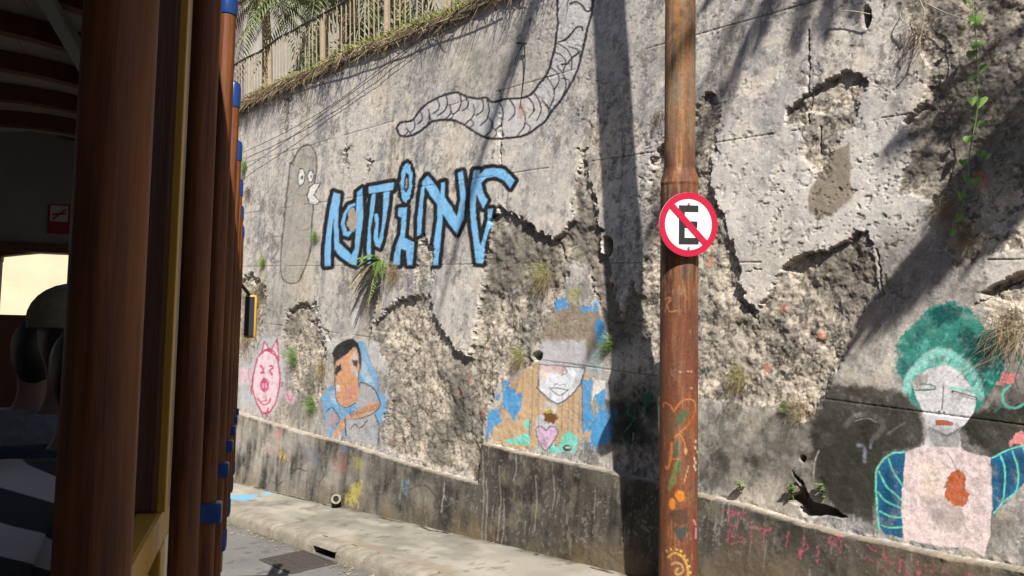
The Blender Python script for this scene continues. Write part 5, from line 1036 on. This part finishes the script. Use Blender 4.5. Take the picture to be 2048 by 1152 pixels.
# the vine at the right
vine = empty('vine', wp(1950, 330, .05), 'hanging vine with bright heart shaped leaves at the right', 'vine'); vl = np.array(vine.location)
VP = [(1945, -40), (1948, 40), (1953, 90), (1952, 150), (1955, 210), (1950, 250), (1940, 300), (1936, 360), (1922, 420), (1910, 470)]
VC = smooth_path([wp(x, y, .11 - .008 * i) - vl for i, (x, y) in enumerate(VP)], 6)
MB().tube(VC, .0035, 5).build('stem', M_GREEN, vine)
lf = [(0, 0), (.30, .16), (.52, .05), (.50, -.28), (.25, -.68), (0, -1.0), (-.25, -.68), (-.50, -.28), (-.52, .05), (-.30, .16)]
for i, ((x, y), sz) in enumerate([((1932, 0), .06), ((1952, 42), .075), ((1944, 48), .05), ((1956, 92), .075), ((1944, 112), .06), ((1965, 140), .07), ((1940, 162), .055), ((1962, 206), .072), ((1945, 205), .05), ((1964, 252), .06), ((1938, 282), .055), ((1962, 312), .05), ((1975, 318), .04), ((1950, 368), .06), ((1920, 395), .05), ((1930, 360), .05), ((1918, 438), .055), ((1905, 470), .045), ((1925, 330), .04)]):
    c_ = wp(x, y - 10, .10 + rnd.uniform(0, .04)) - vl; yaw = rnd.uniform(-.6, .6); pit = rnd.uniform(-.2, .7)
    ax = nrm(DW * -1 * math.cos(yaw) + (-MW) * math.sin(yaw)); dn = nrm(-UP * math.cos(pit) + (-MW) * math.sin(pit)); nr = np.cross(ax, dn)
    vv = [c_ + ax * a * sz + dn * (-b) * sz + nr * abs(a) * sz * .35 for a, b in lf] + [c_ + dn * .4 * sz]
    MB().add(vv, [(j, (j + 1) % 10, 10) for j in range(10)]).build('leaf', M_GREEN, vine)
M_TWIG = mat('twig', (.30, .25, .19), rough=.9, scale=20)
twg = empty('dry_creeper', wp(1845, 30, .05), 'bare pale creeper twigs crossing the upper right corner', 'creeper')
for P in ([(1840, 0), (1850, 30), (1835, 60), (1815, 80)], [(1820, -10), (1800, 30), (1822, 55)], [(1850, 5), (1890, 25), (1940, 42)], [(1900, 0), (1935, 25)], [(1850, 30), (1842, 70), (1830, 110), (1812, 130)], [(1660, 25), (1700, 22), (1740, 28)]):
    MB().tube(smooth_path([wp(x, y, .05) - np.array(twg.location) for x, y in P], 4), .004, 5).build('twig', M_TWIG, twg)
pass

# ------------------------------------------------------------------ cables on the wall
M_CABLE = mat('black_cable', (.012, .012, .012), rough=.6, bump=0)
for P, r, lab, hh in (([(1010, -12), (950, 18), (890, 41), (800, 78), (690, 122), (630, 142), (560, 170), (520, 196)], .008, 'thick black cable sagging under the grass fringe', .10), ([(1040, -30), (945, 5), (880, 47), (750, 145), (660, 213), (560, 270), (490, 303)], .0045, 'upper of two thin cables slanting down to the tram', .05), ([(1046, -28), (950, 8), (884, 50), (755, 148), (662, 216), (575, 280), (480, 345)], .0045, 'lower of two thin cables slanting down to the tram', .06)):
    tag(MB().tube(smooth_path([wp(x, y, hh) for x, y in P], 6), r, 6).build('cable', M_CABLE), lab, 'cable', 'cables along the wall')
cb = empty('cable_stub', wp(1043, 86, .05), 'black cable stub hanging from a bracket on the wall', 'cable'); cl_ = np.array(cb.location)
MB().tube([wp(1034, 86, .06) - cl_, wp(1052, 87, .06) - cl_], .012, 6).build('bracket', M_CABLE, cb); MB().tube(smooth_path([wp(*q, .05) - cl_ for q in ((1048, 88), (1050, 120), (1048, 150), (1043, 192))], 5), .006, 5).build('drop', M_CABLE, cb)
MB().tube(smooth_path([wp(*q, .05) - cl_ for q in ((1045, 90), (1034, 110), (1028, 130))], 5), .004, 5).build('loose_end', M_CABLE, cb)
MB().tube([wp(672, 996, .13), wp(672, 996, .02)], .045, 16, cap=False)
dp = empty('drain_pipe', wp(672, 998, .1), 'short pale drain pipe stub in the plinth', 'pipe'); dl = np.array(dp.location)
pr_ = [wp(672, 998, .2) - dl, wp(672, 998, .08) - dl]; MB().tube([pr_[0], pr_[1]], .062, 18).build('pipe', M_KERB, dp); MB().tube([pr_[0] + (pr_[0] - pr_[1]) * .03 + UP * .006, pr_[1]], .036, 14).build('pipe_mouth', M_BLACK, dp)

# ------------------------------------------------------------------ palms of the street whose fronds shade the wall
def shade_palm(S, t, targets, label, seed, n=9, leaf=.42, bs_=2.0):
    top = wp(*S) + TOSUN * t; base = bankp(bs_, .7)
    palm(base, top[2] - base[2], label, n, (top[0] - base[0], top[1] - base[1]), .9, .13, seed, [wp(x, y) + TOSUN * tq for x, y, tq in targets], leaf)['group'] = 'street palms'
shade_palm((1850, -520), 5.2, [(1450, 190, 4.2), (1500, 130, 4.4), (1590, 130, 4.2), (1650, 110, 4.6), (1390, 40, 4.6), (1720, 60, 4.5)], 'leaning palm on the bank above the no parking sign', 21, 6, .30, 2.2)
shade_palm((1290, -560), 6.0, [(955, 345, 4.6), (1000, 240, 5.0), (1040, 120, 5.2)], 'leaning palm on the bank above the painted worm', 22, 5, .26, 5.2)
shade_palm((2480, -40), 5.0, [(1680, 715, 4.0), (1740, 640, 4.2), (1800, 585, 4.2), (1860, 520, 4.2), (1890, 420, 4.4), (1960, 520, 4.4), (1700, 660, 4.0), (1720, 690, 4.1), (1770, 660, 4.1), (1830, 600, 4.2), (1850, 560, 4.3), (1900, 540, 4.3), (1930, 470, 4.4), (1880, 380, 4.4), (1990, 420, 4.5), (2030, 460, 4.5)], 'leaning palm on the bank beyond the right edge', 23, 4, .42, .2)

# added tree out of view behind the camera, keeping tram and road shaded
M_BARK = mat('bark', (.09, .07, .05), rough=.95, scale=8, bump=.7, bscale=16)
rt_ = random.Random(9); tb0 = np.array([2.2, -6.2, 0.0]); tb0[2] = GC + GSL * (tb0 @ DW) + EYE
tr = empty('added_shade_tree', tb0, 'unseen leafy tree added behind the tram to shade it', 'tree')
MB().tube([(0, 0, -.1), (.05, .05, 1.5), (-.2, .2, 3.4), (-.8, .6, 5.4)], [.30, .24, .20, .13], 12).build('trunk', M_BARK, tr)
cr = MB(); ccs = []
for i in range(26):
    c = np.array([rt_.uniform(-5.2, .6), rt_.uniform(-1.6, 3.2), rt_.uniform(5.2, 7.8)]); ccs.append(c); leafball(cr, c, (1.05, 1.05, .8), 150, .16, rt_)
cr.build('crown', M_DKLEAF, tr)
for i, c in enumerate(ccs[:9]):
    MB().tube(smooth_path([(-.5, .4, 4.4), (c * .5 + np.array([-.4, .3, 2.6])), c], 4), [.09 - .007 * j for j in range(9)], 7).build('limb', M_BARK, tr)

# leaf litter and grit in the gutter and at the wall foot
lm = MB(); lr = random.Random(4)
for i in range(420):
    s_ = lr.uniform(5.5, 12.5); w_ = 1.27 + abs(lr.gauss(0, .10)) if i % 3 else abs(lr.gauss(0, .05)); dz = ROAD_DZ + .012 if i % 3 else .01
    if gs0 < s_ < gs1 and i % 3: continue
    p = ground(s_, w_, dz); a = lr.uniform(0, 6.3); L = lr.uniform(.008, .03); u_ = np.array([math.cos(a), math.sin(a), .1]) * L; v_ = np.array([-math.sin(a), math.cos(a), .15]) * L * .45
    lm.add([p - u_, p + v_, p + u_, p - v_], [(0, 1, 2, 3)])
tag(lm.build('leaf_litter', M_DRY), 'dry leaf litter in the gutter and along the wall foot', 'leaf litter', kind='stuff')
